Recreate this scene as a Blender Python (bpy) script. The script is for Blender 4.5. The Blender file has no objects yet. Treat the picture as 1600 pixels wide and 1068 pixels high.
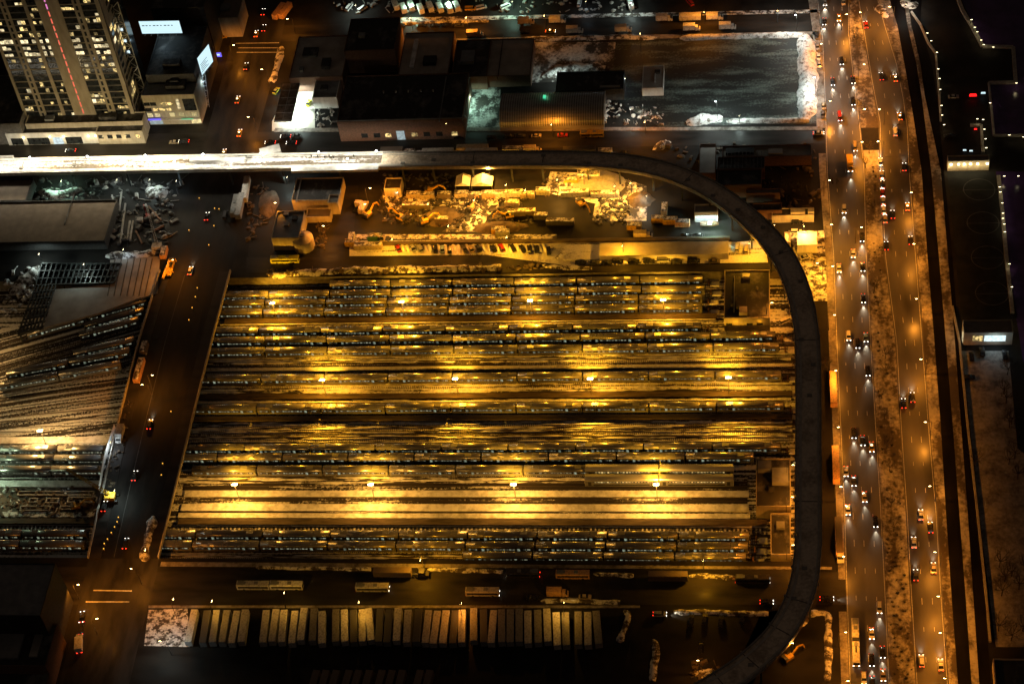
import bpy, bmesh, math, random
from mathutils import Vector, Matrix
rnd = random.Random(7)
C = bpy.context.scene.collection
SC = bpy.context.scene
# ------------------------------------------------------------------ camera (calibrated from the street grid and the lamp posts)
FPX = 3133.5
R0 = ((0.99103029, 0.08228393, -0.10530111), (-0.00971251, -0.74152893, -0.67085059), (-0.13328405, 0.66585599, -0.73407845))
HC = 592.0
def _g(px, py, z):
    c = ((px-800)/FPX, (py-534)/FPX, 1.0)
    d = [sum(R0[k][i]*c[k] for k in range(3)) for i in range(3)]
    t = (z-HC)/d[2]
    return d[0]*t, d[1]*t
OX, OY = _g(760, 660, 0)
def P(px, py, z=0.0):
    """where the sight line through a photo point meets the level z: real ground coordinates in metres"""
    x, y = _g(px, py, z)
    return Vector((x-OX, y-OY, z))
cam = bpy.data.cameras.new('camera'); co = bpy.data.objects.new('camera', cam); C.objects.link(co)
cam.sensor_width = 36; cam.sensor_fit = 'HORIZONTAL'; cam.lens = FPX/1600*36; cam.clip_start = 5; cam.clip_end = 6000
m = Matrix.Identity(4)
for i in range(3):
    m[i][0] = R0[0][i]; m[i][1] = -R0[1][i]; m[i][2] = -R0[2][i]
m[0][3], m[1][3], m[2][3] = -OX, -OY, HC
co.matrix_world = m
SC.camera = co
# ------------------------------------------------------------------ night sky and exposure
W = bpy.data.worlds.new('World'); SC.world = W; W.use_nodes = True
nt = W.node_tree; bg = nt.nodes['Background']
sky = nt.nodes.new('ShaderNodeTexSky'); sky.sky_type = 'NISHITA'; sky.sun_disc = False
sky.sun_elevation = math.radians(-7); sky.sun_rotation = math.radians(60)
tint = nt.nodes.new('ShaderNodeMix'); tint.data_type = 'RGBA'; tint.blend_type = 'ADD'; tint.inputs[0].default_value = 1.0
tint.inputs[7].default_value = (0.175, 0.122, 0.088, 1)      # city glow on the low cloud
nt.links.new(sky.outputs[0], tint.inputs[6]); nt.links.new(tint.outputs[2], bg.inputs[0]); bg.inputs[1].default_value = 0.12
SC.view_settings.view_transform = 'Standard'; SC.view_settings.look = 'None'
SC.view_settings.exposure = 0.0; SC.view_settings.gamma = 1.0
cy = SC.cycles
cy.use_denoising = True
cy.max_bounces = 4; cy.diffuse_bounces = 2; cy.glossy_bounces = 2; cy.transmission_bounces = 2; cy.transparent_max_bounces = 4
cy.use_light_tree = True; cy.sample_clamp_indirect = 3.0; cy.caustics_reflective = False; cy.caustics_refractive = False
# ------------------------------------------------------------------ materials
MATS = {}
def roof_with_snow(name):
    m, nt, b = nodes(name); oi = nt.nodes.new('ShaderNodeObjectInfo')
    f = noise(nt, coords(nt, .22, .6, 1), 0.8, 3); a = nt.nodes.new('ShaderNodeMath'); a.operation = 'MULTIPLY_ADD'; a.inputs[1].default_value = 0.34
    nt.links.new(oi.outputs['Random'], a.inputs[0]); nt.links.new(f, a.inputs[2])
    mask = ramp(nt, a.outputs[0], [(0.90, (0, 0, 0)), (0.97, (1, 1, 1))])
    st = mixc(nt, 1.0, ramp(nt, noise(nt, coords(nt, .3, 1, 1), .25, 4), [(.35, (0.20, 0.195, 0.185)), (.65, (0.32, 0.31, 0.295))]), ramp(nt, oi.outputs['Random'], [(0.0, grey(.62)), (1.0, grey(1.15))]), 'MULTIPLY')
    nt.links.new(mixc(nt, mask, st, (0.60, 0.58, 0.55)), b.inputs['Base Color'])
    nt.links.new(ramp(nt, mask, [(0.0, grey(.55)), (1.0, grey(0.0))]), b.inputs['Metallic']); nt.links.new(ramp(nt, mask, [(0.0, grey(.27)), (1.0, grey(.8))]), b.inputs['Roughness'])
    MATS[name] = m
def nodes(name):
    m = bpy.data.materials.new(name); m.use_nodes = True
    return m, m.node_tree, m.node_tree.nodes['Principled BSDF']
def coords(nt, sx, sy, sz, rot=0.0):
    tc = nt.nodes.new('ShaderNodeTexCoord'); mp = nt.nodes.new('ShaderNodeMapping')
    mp.vector_type = 'TEXTURE' if False else 'POINT'
    if rot:
        rt = nt.nodes.new('ShaderNodeMapping'); rt.inputs['Rotation'].default_value = (0, 0, -rot)
        nt.links.new(tc.outputs['Object'], rt.inputs[0]); nt.links.new(rt.outputs[0], mp.inputs[0])
    else:
        nt.links.new(tc.outputs['Object'], mp.inputs[0])
    mp.inputs['Scale'].default_value = (sx, sy, sz)
    return mp.outputs[0]
def noise(nt, vec, scale, detail=4, rough=0.55):
    n = nt.nodes.new('ShaderNodeTexNoise'); n.inputs['Scale'].default_value = scale
    n.inputs['Detail'].default_value = detail; n.inputs['Roughness'].default_value = rough
    nt.links.new(vec, n.inputs['Vector']); return n.outputs[0]
def ramp(nt, fac, stops):
    r = nt.nodes.new('ShaderNodeValToRGB'); e = r.color_ramp.elements
    e[0].position, e[0].color = stops[0][0], (*stops[0][1], 1)
    e[1].position, e[1].color = stops[1][0], (*stops[1][1], 1)
    for p, c in stops[2:]:
        k = e.new(p); k.color = (*c, 1)
    nt.links.new(fac, r.inputs[0]); return r.outputs[0]
def mixc(nt, fac, a, b, mode='MIX'):
    x = nt.nodes.new('ShaderNodeMix'); x.data_type = 'RGBA'; x.blend_type = mode
    for s, v in ((0, fac), (6, a), (7, b)):
        if isinstance(v, (int, float)): x.inputs[s].default_value = v
        elif isinstance(v, tuple): x.inputs[s].default_value = (*v, 1)
        else: nt.links.new(v, x.inputs[s])
    return x.outputs[2]
def grey(v): return (v, v, v)
def surf(name, c1, c2, scale=1.0, stretch=(1, 1, 1), rough=0.8, metal=0.0, bump=0.0, lo=0.35, hi=0.65, rough2=None, rot=0.0, detail=4, spec=0.5, vary=0.0):
    """two-tone noisy surface"""
    m, nt, b = nodes(name)
    f = noise(nt, coords(nt, *stretch, rot=rot), scale, detail)
    base = ramp(nt, f, [(lo, c1), (hi, c2)])
    if vary:
        oi = nt.nodes.new('ShaderNodeObjectInfo')
        base = mixc(nt, 1.0, base, ramp(nt, oi.outputs['Random'], [(0.0, grey(1-vary)), (1.0, grey(1+vary*.6))]), 'MULTIPLY')
    nt.links.new(base, b.inputs['Base Color'])
    b.inputs['Metallic'].default_value = metal; b.inputs['Specular IOR Level'].default_value = spec
    if rough2 is None: b.inputs['Roughness'].default_value = rough
    else:
        nt.links.new(ramp(nt, f, [(lo, grey(rough)), (hi, grey(rough2))]), b.inputs['Roughness'])
    if bump:
        bp = nt.nodes.new('ShaderNodeBump'); bp.inputs['Strength'].default_value = 0.6; bp.inputs['Distance'].default_value = bump
        nt.links.new(f, bp.inputs['Height']); nt.links.new(bp.outputs[0], b.inputs['Normal'])
    MATS[name] = m; return m
def paint(name, rough=0.35, metal=0.0, dirt=0.25, spec=0.5):
    """paint whose colour is the object's own colour, with road dirt"""
    m, nt, b = nodes(name)
    oi = nt.nodes.new('ShaderNodeObjectInfo')
    f = noise(nt, coords(nt, 1, 1, 1), 1.3, 3)
    nt.links.new(mixc(nt, ramp(nt, f, [(0.45, (0, 0, 0)), (0.75, grey(dirt*2))]), oi.outputs['Color'], (0.09, 0.075, 0.06)), b.inputs['Base Color'])
    b.inputs['Roughness'].default_value = rough; b.inputs['Metallic'].default_value = metal
    MATS[name] = m; return m
def snowy(name, snow, dark, scale, stretch, lo, hi, fine=3.0, rot=0.0, rough=0.75, bump=0.15):
    """trodden or blown snow over a dark ground: a broad and a fine pattern together"""
    m, nt, b = nodes(name)
    f = noise(nt, coords(nt, *stretch, rot=rot), scale, 5, 0.6)
    g = noise(nt, coords(nt, 1, 1, 1), fine, 4, 0.65)
    s = nt.nodes.new('ShaderNodeMath'); s.operation = 'MULTIPLY_ADD'; s.inputs[1].default_value = 0.35
    nt.links.new(g, s.inputs[0]); nt.links.new(f, s.inputs[2])
    mask = ramp(nt, s.outputs[0], [(lo+.175, (0, 0, 0)), (hi+.175, (1, 1, 1))])
    tone = mixc(nt, ramp(nt, g, [(0.3, (0, 0, 0)), (0.7, (1, 1, 1))]), tuple(v*0.72 for v in snow), snow)
    dk = mixc(nt, g, tuple(v*0.55 for v in dark), tuple(min(1, v*1.5) for v in dark))
    nt.links.new(mixc(nt, mask, dk, tone), b.inputs['Base Color'])
    b.inputs['Roughness'].default_value = rough
    if bump:
        bp = nt.nodes.new('ShaderNodeBump'); bp.inputs['Strength'].default_value = 0.7; bp.inputs['Distance'].default_value = bump
        nt.links.new(s.outputs[0], bp.inputs['Height']); nt.links.new(bp.outputs[0], b.inputs['Normal'])
    MATS[name] = m; return m
def glow(name, col, strength, vary=0.0):
    m, nt, b = nodes(name)
    b.inputs['Base Color'].default_value = (0.05, 0.05, 0.05, 1)
    b.inputs['Emission Color'].default_value = (*col, 1); b.inputs['Emission Strength'].default_value = strength
    if vary:
        oi = nt.nodes.new('ShaderNodeObjectInfo')
        f = noise(nt, coords(nt, 1, 1, 1), 0.9, 2)
        k = ramp(nt, f, [(0.42, grey(1-vary)), (0.56, grey(1))])
        k2 = ramp(nt, oi.outputs['Random'], [(0.1, grey(0.35)), (0.8, grey(1.0))])
        mm = nt.nodes.new('ShaderNodeMath'); mm.operation = 'MULTIPLY'; nt.links.new(k, mm.inputs[0]); nt.links.new(k2, mm.inputs[1])
        m2 = nt.nodes.new('ShaderNodeMath'); m2.operation = 'MULTIPLY'; m2.inputs[1].default_value = strength
        nt.links.new(mm.outputs[0], m2.inputs[0]); nt.links.new(m2.outputs[0], b.inputs['Emission Strength'])
    m.cycles.emission_sampling = 'NONE'
    MATS[name] = m; return m
surf('asphalt_black', (0.004, 0.0035, 0.004), (0.010, 0.009, 0.010), 0.2, (1, 0.2, 1), 0.6, rough2=0.8, spec=0.03)  # near-black dull asphalt, far darker than the roadways
surf('asphalt', (0.018, 0.017, 0.016), (0.042, 0.039, 0.036), 0.25, (1, 0.25, 1), 0.35, rough2=0.7, bump=0.02, spec=0.12)
surf('asphalt_salted', (0.022, 0.02, 0.019), (0.115, 0.107, 0.098), 0.07, (1, 0.28, 1), 0.27, rough2=0.6, bump=0.02, lo=0.3, hi=0.7, detail=7, spec=0.5)
surf('asphalt_avenue', (0.012, 0.011, 0.0105), (0.034, 0.031, 0.029), 0.15, (1, 0.25, 1), 0.6, rough2=0.85, spec=0.08, detail=6)
surf('asphalt_street', (0.016, 0.015, 0.014), (0.038, 0.034, 0.031), 0.22, (0.25, 1, 1), 0.4, rough2=0.75, bump=0.02, spec=0.12)
surf('lot_dark', (0.009, 0.009, 0.009), (0.026, 0.024, 0.022), 0.12, (0.6, 1, 1), 0.5, rough2=0.85, bump=0.05, spec=0.12)
surf('ground', (0.01, 0.009, 0.009), (0.03, 0.027, 0.024), 0.06, (1, 1, 1), 0.8, bump=0.1, spec=0.12)
surf('concrete', (0.22, 0.21, 0.19), (0.33, 0.31, 0.28), 0.8, (1, 1, 1), 0.85, bump=0.02)
surf('concrete_dark', (0.08, 0.075, 0.07), (0.15, 0.14, 0.13), 0.6, (1, 1, 1), 0.85, bump=0.02)
surf('stone', (0.30, 0.26, 0.19), (0.40, 0.35, 0.26), 0.5, (1, 1, 0.3), 0.8)
surf('brick', (0.10, 0.055, 0.035), (0.17, 0.09, 0.06), 1.5, (1, 1, 2), 0.9)
snowy('roof_dark', (0.15, 0.14, 0.13), (0.022, 0.021, 0.021), 0.09, (1, 0.7, 1), 0.50, 0.66, 0.35, bump=0.05)
surf('roof_brown', (0.16, 0.13, 0.10), (0.22, 0.18, 0.14), 0.3, (1, 1, 1), 0.85)
surf('roof_grey', (0.14, 0.15, 0.16), (0.22, 0.23, 0.235), 0.25, (1, 1, 1), 0.7, bump=0.03)
surf('wall_cream', (0.34, 0.30, 0.22), (0.46, 0.41, 0.31), 0.7, (1, 1, 0.3), 0.85)
surf('wall_white', (0.55, 0.54, 0.50), (0.7, 0.69, 0.65), 0.6, (1, 1, 0.3), 0.8)
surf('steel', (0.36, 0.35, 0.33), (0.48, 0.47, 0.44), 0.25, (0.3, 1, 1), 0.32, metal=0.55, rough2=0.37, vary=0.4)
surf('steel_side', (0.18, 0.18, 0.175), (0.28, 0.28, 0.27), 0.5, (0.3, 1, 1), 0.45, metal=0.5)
surf('steel_dark', (0.03, 0.03, 0.032), (0.06, 0.058, 0.055), 1.0, (1, 1, 1), 0.6, metal=0.3)
surf('girder', (0.02, 0.024, 0.024), (0.045, 0.05, 0.048), 1.0, (1, 1, 1), 0.6, metal=0.2)
surf('rail_steel', (0.10, 0.08, 0.06), (0.17, 0.14, 0.11), 0.5, (0.2, 1, 1), 0.4, metal=0.6)
surf('timber', (0.04, 0.028, 0.018), (0.11, 0.08, 0.05), 0.6, (0.3, 2, 1), 0.85)
surf('bark', (0.02, 0.015, 0.011), (0.04, 0.03, 0.022), 3, (1, 1, 1), 0.9)
surf('rubber', (0.012, 0.012, 0.012), (0.02, 0.02, 0.02), 3, (1, 1, 1), 0.8)
surf('glass_dark', (0.012, 0.014, 0.016), (0.03, 0.034, 0.036), 0.6, (1, 1, 1), 0.12)
surf('rust', (0.12, 0.055, 0.025), (0.2, 0.1, 0.05), 0.8, (1, 1, 1), 0.8)
surf('earth', (0.06, 0.042, 0.028), (0.13, 0.095, 0.065), 0.5, (1, 1, 1), 0.95, bump=0.3)
surf('tarp', (0.6, 0.6, 0.58), (0.8, 0.8, 0.78), 0.5, (1, 1, 1), 0.6, bump=0.15)
surf('water', (0.04, 0.018, 0.085), (0.07, 0.032, 0.14), 0.15, (1, 1, 1), 0.25, bump=0.2)  # purple night-sky reflection put into the base colour
surf('turf', (0.012, 0.014, 0.016), (0.022, 0.024, 0.026), 0.2, (1, 1, 1), 0.9, spec=0.12)
surf('line_white', (0.35, 0.34, 0.32), (0.6, 0.59, 0.56), 1.2, (1, 1, 1), 0.7)
surf('line_faint', (0.035, 0.036, 0.036), (0.09, 0.09, 0.085), 0.3, (1, 1, 1), 0.8)
surf('snow', (0.42, 0.41, 0.39), (0.84, 0.84, 0.84), 0.35, (1, 1, 1), 0.7, bump=0.25, lo=0.3, hi=0.6)
surf('snow_roof_light', (0.42, 0.38, 0.32), (0.6, 0.56, 0.5), 0.2, (1, 1, 1), 0.8, bump=0.1)
surf('snow_roof', (0.28, 0.25, 0.215), (0.42, 0.375, 0.33), 0.15, (1, 1, 1), 0.8, bump=0.08)
SN = (0.78, 0.77, 0.75)
snowy('snow_yard', SN, (0.014, 0.010, 0.007), 0.75, (0.016, 1.0, 1), 0.485, 0.53, 1.1)
snowy('snow_yard_heavy', SN, (0.05, 0.038, 0.025), 0.5, (0.05, 1.0, 1), 0.34, 0.46, 1.2)
snowy('ballast', (0.7, 0.68, 0.64), (0.022, 0.016, 0.011), 0.5, (0.06, 1.0, 1), 0.56, 0.62, 1.1)
snowy('snow_fan', SN, (0.014, 0.011, 0.008), 0.75, (0.012, 1.0, 1), 0.495, 0.53, 1.2, rot=math.radians(21))
snowy('snow_fan_low', SN, (0.016, 0.012, 0.009), 0.65, (0.012, 1.0, 1), 0.47, 0.51, 1.2, rot=math.radians(10))
snowy('snow_dirty', SN, (0.05, 0.037, 0.026), 0.30, (1, 1.3, 1), 0.44, 0.56, 1.3)
snowy('snow_patchy', SN, (0.035, 0.03, 0.026), 0.11, (1, 0.8, 1), 0.46, 0.6, 0.7)
snowy('snow_median', (0.46, 0.43, 0.38), (0.05, 0.037, 0.026), 0.11, (1, 0.4, 1), 0.44, 0.62, 0.6)
snowy('snow_crust', (0.8, 0.79, 0.77), (0.13, 0.10, 0.075), 0.55, (1, 1, 1), 0.33, 0.52, 1.6, bump=0.3)
snowy('snow_lines', (0.20, 0.25, 0.22), (0.012, 0.014, 0.013), 0.16, (0.22, 1, 1), 0.48, 0.74, 1.0, bump=0.05)
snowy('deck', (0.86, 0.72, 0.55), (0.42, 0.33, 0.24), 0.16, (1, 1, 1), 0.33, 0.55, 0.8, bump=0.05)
snowy('deck_snow', (0.8, 0.8, 0.8), (0.16, 0.13, 0.095), 0.5, (0.05, 1, 1), 0.44, 0.52, 0.8, bump=0.1)
snowy('snow_wet', (0.34, 0.31, 0.27), (0.06, 0.047, 0.036), 0.14, (1, 1, 1), 0.3, 0.6, 0.7)
paint('car_paint', 0.25); paint('truck_paint', 0.5, dirt=0.35); paint('machine_paint', 0.55, dirt=0.4)
glow('head_on', (1.0, 0.93, 0.80), 7); glow('tail_on', (1.0, 0.03, 0.01), 5); glow('lens_off', (0.3, 0.3, 0.3), 0.0)
glow('lamp_sodium', (1.0, 0.70, 0.26), 40); glow('lamp_white', (0.85, 0.95, 1.0), 25); glow('lamp_small', (1.0, 0.85, 0.5), 9)
glow('win_train', (0.95, 1.0, 0.70), 0.42, 0.95); glow('door_train', (0.82, 1.0, 0.74), 0.42, 0.6)
glow('win_warm', (1.0, 0.72, 0.27), 1.5, 0.85); glow('win_white', (1.0, 0.82, 0.46), 1.8, 0.6); glow('win_store', (1.0, 0.82, 0.38), 1.1, 0.4)
glow('win_cold', (0.75, 0.95, 1.0), 1.3, 0.3); glow('sign_white', (0.66, 0.92, 1.0), 1.05); glow('sign_green', (0.1, 1.0, 0.5), 0.8)
glow('sign_blue', (0.15, 0.12, 1.0), 1.3); glow('strip_pink', (0.9, 0.25, 0.65), 0.9); glow('strip_red', (1.0, 0.16, 0.10), 0.9)
glow('red_lamp', (1.0, 0.01, 0.01), 2.5); glow('amber', (1.0, 0.5, 0.05), 1.6)
roof_with_snow('car_roof')
def M(n): return MATS[n]
# ------------------------------------------------------------------ mesh builder
class MB:
    def __init__(s): s.v, s.f = [], []
    def add(s, vs, fs):
        o = len(s.v); s.v += [tuple(v) for v in vs]; s.f += [tuple(i+o for i in f) for f in fs]; return s
    def box(s, x0, x1, y0, y1, z0, z1, rz=0, c=None, top=1.0):
        cx, cyy = (x0+x1)/2, (y0+y1)/2
        vs = [(x0, y0, z0), (x1, y0, z0), (x1, y1, z0), (x0, y1, z0)]
        vs += [(cx+(x-cx)*top, cyy+(y-cyy)*top, z1) for x, y, _ in vs]
        if rz:
            c = c or (cx, cyy); ca, sa = math.cos(rz), math.sin(rz)
            vs = [(c[0]+(x-c[0])*ca-(y-c[1])*sa, c[1]+(x-c[0])*sa+(y-c[1])*ca, z) for x, y, z in vs]
        return s.add(vs, [(0, 3, 2, 1), (4, 5, 6, 7), (0, 1, 5, 4), (1, 2, 6, 5), (2, 3, 7, 6), (3, 0, 4, 7)])
    def prism(s, poly, z0, z1):
        n = len(poly)
        vs = [(p[0], p[1], z0) for p in poly]+[(p[0], p[1], z1) for p in poly]
        return s.add(vs, [tuple(range(n))[::-1], tuple(range(n, 2*n))]+[(i, (i+1) % n, n+(i+1) % n, n+i) for i in range(n)])
    def side(s, poly, y0, y1, tuck=None):
        """outline in x,z drawn out along y; tuck narrows points by their height"""
        n = len(poly); k = tuck or (lambda z: 1.0)
        vs = [(x, y0*k(z), z) for x, z in poly]+[(x, y1*k(z), z) for x, z in poly]
        return s.add(vs, [tuple(range(n)), tuple(range(n, 2*n))[::-1]]+[(i, n+i, n+(i+1) % n, (i+1) % n) for i in range(n)])
    def cross(s, poly, x0, x1):
        """outline in y,z drawn out along x"""
        n = len(poly)
        vs = [(x0, y, z) for y, z in poly]+[(x1, y, z) for y, z in poly]
        return s.add(vs, [tuple(range(n))[::-1], tuple(range(n, 2*n))]+[(i, (i+1) % n, n+(i+1) % n, n+i) for i in range(n)])
    def tube(s, a, b, r0, r1=None, n=8):
        r1 = r0 if r1 is None else r1
        a, b = Vector(a), Vector(b); d = (b-a).normalized()
        u = d.cross(Vector((0, 0, 1)) if abs(d.z) < .9 else Vector((1, 0, 0))).normalized(); w = d.cross(u)
        vs = [a+(u*math.cos(t)+w*math.sin(t))*r0 for t in (2*math.pi*i/n for i in range(n))]
        vs += [b+(u*math.cos(t)+w*math.sin(t))*r1 for t in (2*math.pi*i/n for i in range(n))]
        return s.add(vs, [tuple(range(n)), tuple(range(n, 2*n))[::-1]]+[(i, n+i, n+(i+1) % n, (i+1) % n) for i in range(n)])
    def bar(s, a, b, w, h):
        """a beam of width w and height h from a to b"""
        a, b = Vector(a), Vector(b); d = (b-a).normalized()
        u = d.cross(Vector((0, 0, 1)) if abs(d.z) < .95 else Vector((1, 0, 0))).normalized()*w/2; t = u.cross(d).normalized()*h/2
        vs = [a-u-t, a+u-t, a+u+t, a-u+t, b-u-t, b+u-t, b+u+t, b-u+t]
        return s.add(vs, [(0, 1, 2, 3), (7, 6, 5, 4), (0, 4, 5, 1), (1, 5, 6, 2), (2, 6, 7, 3), (3, 7, 4, 0)])
    def quad(s, a, b, c, d): return s.add([a, b, c, d], [(0, 1, 2, 3)])
    def mound(s, cx, cyy, rx, ry, h, rz=0, n=14, rings=4, rough=0.25, z=0, r=None):
        r = r or rnd; vs = [(cx, cyy, z+h*(1+r.uniform(-.1, .1)))]; fs = []
        for k in range(1, rings+1):
            t = k/rings
            for i in range(n):
                a = 2*math.pi*i/n; q = t*(1+r.uniform(-rough, rough)*(1 if k > 1 else .4))
                x, y = rx*q*math.cos(a), ry*q*math.sin(a)
                vs.append((cx+x*math.cos(rz)-y*math.sin(rz), cyy+x*math.sin(rz)+y*math.cos(rz), z+(h*max(0, math.cos(t*math.pi/2))*(1+r.uniform(-rough, rough)) if k < rings else -0.02)))
        fs += [(0, 1+i, 1+(i+1) % n) for i in range(n)]
        for k in range(rings-1):
            o = 1+k*n
            fs += [(o+i, o+n+i, o+n+(i+1) % n, o+(i+1) % n) for i in range(n)]
        return s.add(vs, fs)
    def build(s, name, mat, parent=None, smooth=False):
        me = bpy.data.meshes.new(name); me.from_pydata(s.v, [], s.f)
        bm = bmesh.new(); bm.from_mesh(me); bmesh.ops.recalc_face_normals(bm, faces=bm.faces); bm.to_mesh(me); bm.free()
        if smooth: me.shade_smooth()
        me.materials.append(M(mat) if isinstance(mat, str) else mat)
        o = bpy.data.objects.new(name, me); C.objects.link(o)
        if parent is not None: o.parent = parent
        return o
def tag(o, label, cat, group=None, kind=None):
    if label: o['label'] = label
    if cat: o['category'] = cat
    if group: o['group'] = group
    if kind: o['kind'] = kind
    return o
def thing(name, label, cat, loc=(0, 0, 0), rz=0, group=None):
    o = bpy.data.objects.new(name, None); C.objects.link(o); o.empty_display_size = 0.5
    o.location = loc; o.rotation_euler = (0, 0, rz)
    return tag(o, label, cat, group)
def dup(root, loc, rz=0, label=None, group=None, cat=None):
    r = root.copy(); C.objects.link(r); r.location = loc; r.rotation_euler = (0, 0, rz)
    if label: r['label'] = label
    if group: r['group'] = group
    if cat: r['category'] = cat
    for ch in root.children:
        c = ch.copy(); C.objects.link(c); c.parent = r
        for g in ch.children:
            d = g.copy(); C.objects.link(d); d.parent = c
    return r
def drop(root):
    for ch in list(root.children):
        for g in list(ch.children): bpy.data.objects.remove(g)
        bpy.data.objects.remove(ch)
    bpy.data.objects.remove(root)
def setcol(root, col, names):
    for ch in root.children:
        if ch.name.split('.')[0] in names: ch.color = (*col, 1)
_O = ('', 'first', 'second', 'third', 'fourth', 'fifth', 'sixth', 'seventh', 'eighth', 'ninth', 'tenth', 'eleventh', 'twelfth', 'thirteenth', 'fourteenth', 'fifteenth', 'sixteenth', 'seventeenth', 'eighteenth', 'nineteenth', 'twentieth')
def ordw(n):
    if n <= 20: return _O[n]
    t, u = divmod(n, 10); base = {2: 'twenty', 3: 'thirty', 4: 'forty', 5: 'fifty', 6: 'sixty', 7: 'seventy'}[t]
    return base+'-'+_O[u] if u else {'twenty': 'twentieth', 'thirty': 'thirtieth', 'forty': 'fortieth', 'fifty': 'fiftieth', 'sixty': 'sixtieth', 'seventy': 'seventieth'}[base]
def rect(xl, xr, yt, yb, z=0.0):
    """an upright rectangle in the photo as a grid-aligned rectangle on the level z: x0, x1, y0, y1"""
    a, b, t = P(xl, yb, z), P(xr, yb, z), P((xl+xr)/2, yt, z)
    return a.x, b.x, (a.y+b.y)/2, t.y
def sheet(name, pts, z, mat, kind='structure', label=None, cat=None, th=None):
    """a ground sheet outlined by photo points on the level z"""
    b = MB(); q = [P(x, y, z) for x, y in pts]
    if th: b.prism([(p.x, p.y) for p in q], z-th, z)
    else: b.add(q, [tuple(range(len(q)))])
    o = b.build(name, mat); return tag(o, label, cat, None, kind)
def lerp_line(line, y):
    for (y0, x0), (y1, x1) in zip(line, line[1:]):
        if y0 <= y <= y1: return x0+(x1-x0)*(y-y0)/(y1-y0)
    return line[0][1] if y < line[0][0] else line[-1][1]
def band(name, left, right, z, mat, ys, kind='structure'):
    b = MB(); n = len(ys); vs = []
    for y in ys: vs += [P(lerp_line(left, y), y, z), P(lerp_line(right, y), y, z)]
    b.add(vs, [(2*i, 2*i+2, 2*i+3, 2*i+1) for i in range(n-1)])
    return tag(b.build(name, mat), None, None, None, kind)
# ------------------------------------------------------------------ lamp light: a street luminaire throws more light sideways than straight down
LD = {}
def lamp_data(name, col, power, radius=0.35, wide=1.6, floor=0.035, shield=False):
    l = bpy.data.lights.new(name, 'POINT'); l.color = col; l.energy = power; l.shadow_soft_size = radius
    l.use_nodes = True; nt = l.node_tree; em = nt.nodes['Emission']
    tc = nt.nodes.new('ShaderNodeTexCoord'); sp = nt.nodes.new('ShaderNodeSeparateXYZ'); nt.links.new(tc.outputs['Normal'], sp.inputs[0])
    def mt(op, a, b=None):
        k = nt.nodes.new('ShaderNodeMath'); k.operation = op
        for i, v in ((0, a), (1, b)):
            if v is None: continue
            if isinstance(v, (int, float)): k.inputs[i].default_value = v
            else: nt.links.new(v, k.inputs[i])
        return k.outputs[0]
    down = mt('MAXIMUM', mt('MULTIPLY', sp.outputs[2], -1.0), 0.0)
    cut = mt('MINIMUM', mt('MULTIPLY', down, 2.6), 1.0)           # the housing cuts the light off near the horizontal
    s = mt('DIVIDE', mt('MULTIPLY', cut, cut), mt('ADD', mt('POWER', down, wide), floor))
    if shield:                     # floods turned away from the avenue-level street: little light goes towards -y
        s = mt('MULTIPLY', s, mt('MINIMUM', mt('MAXIMUM', mt('MULTIPLY', mt('ADD', sp.outputs[1], 0.95), 3.2), 0.10), 1.0))
    nt.links.new(s, em.inputs['Strength']); LD[name] = l; return l
def omni(name, col, power, radius=0.4):
    l = bpy.data.lights.new(name, 'POINT'); l.color = col; l.energy = power; l.shadow_soft_size = radius; LD[name] = l; return l
def beam(name, col, power, deg, blend=0.7, radius=0.15):
    l = bpy.data.lights.new(name, 'SPOT'); l.color = col; l.energy = power; l.spot_size = math.radians(deg); l.spot_blend = blend
    l.shadow_soft_size = radius; LD[name] = l; return l
def put_light(data, loc, parent=None, aim=None, name='lamp_light'):
    o = bpy.data.objects.new(name, LD[data]); C.objects.link(o); o.location = loc
    if parent is not None: o.parent = parent
    if aim is not None:
        o.rotation_euler = (Vector(aim)-Vector(loc)).to_track_quat('-Z', 'Y').to_euler()
    return o
SOD = (1.0, 0.40, 0.012); ORG = (1.0, 0.31, 0.02)
lamp_data('yard', SOD, 19000, wide=.6); lamp_data('yard_bright', (1.0, 0.44, 0.05), 22000, wide=.7, shield=True); lamp_data('lot', SOD, 8000, wide=.6); lamp_data('road', ORG, 6600, wide=.45); lamp_data('storage', (1.0, 0.44, 0.06), 19000, wide=.2); lamp_data('deck_white', (1.0, 0.90, 0.70), 3300, 0.5, wide=1.0); lamp_data('site', (0.85, 0.95, 1.0), 1500, wide=.4); lamp_data('yard_left', (1.0, 0.56, 0.17), 26000, wide=.5); lamp_data('left_green', (0.72, 1.0, 0.62), 14000, wide=.7); lamp_data('gas', (0.8, 1.0, 0.9), 5000, wide=.5)
lamp_data('road_dim', ORG, 2200, wide=.4); lamp_data('white', (0.85, 1.0, 0.95), 9000, wide=.8); lamp_data('green', (0.55, 1.0, 0.75), 2200)
omni('facade_fill', (1.0, 0.72, 0.32), 9500, 0.5); omni('small_warm', (1.0, 0.75, 0.35), 150, 0.2); omni('small_cold', (0.6, 0.85, 1.0), 420, 0.3)
lamp_data('yard_dim', SOD, 900); lamp_data('white_mid', (0.9, 1.0, 0.92), 2400, wide=.6); lamp_data('white_small', (0.8, 1.0, 0.92), 1100); omni('small_sod', SOD, 120, 0.3); omni('small_green', (0.3, 1.0, 0.5), 120, 0.3); omni('small_quay', (1.0, 0.75, 0.35), 40, 0.2)
lamp_data('street_sod', (1.0, 0.45, 0.03), 1200, wide=.7)
beam('yard_flood', (1.0, 0.45, 0.02), 78000, 62, 1.0, 0.3); beam('head', (1.0, 0.86, 0.60), 2700, 54, 1.0); beam('flood', (1.0, 0.62, 0.18), 22000, 110, 0.6, 0.4); beam('flood_white', (0.9, 1.0, 0.88), 16000, 110, 0.6, 0.4)
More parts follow.
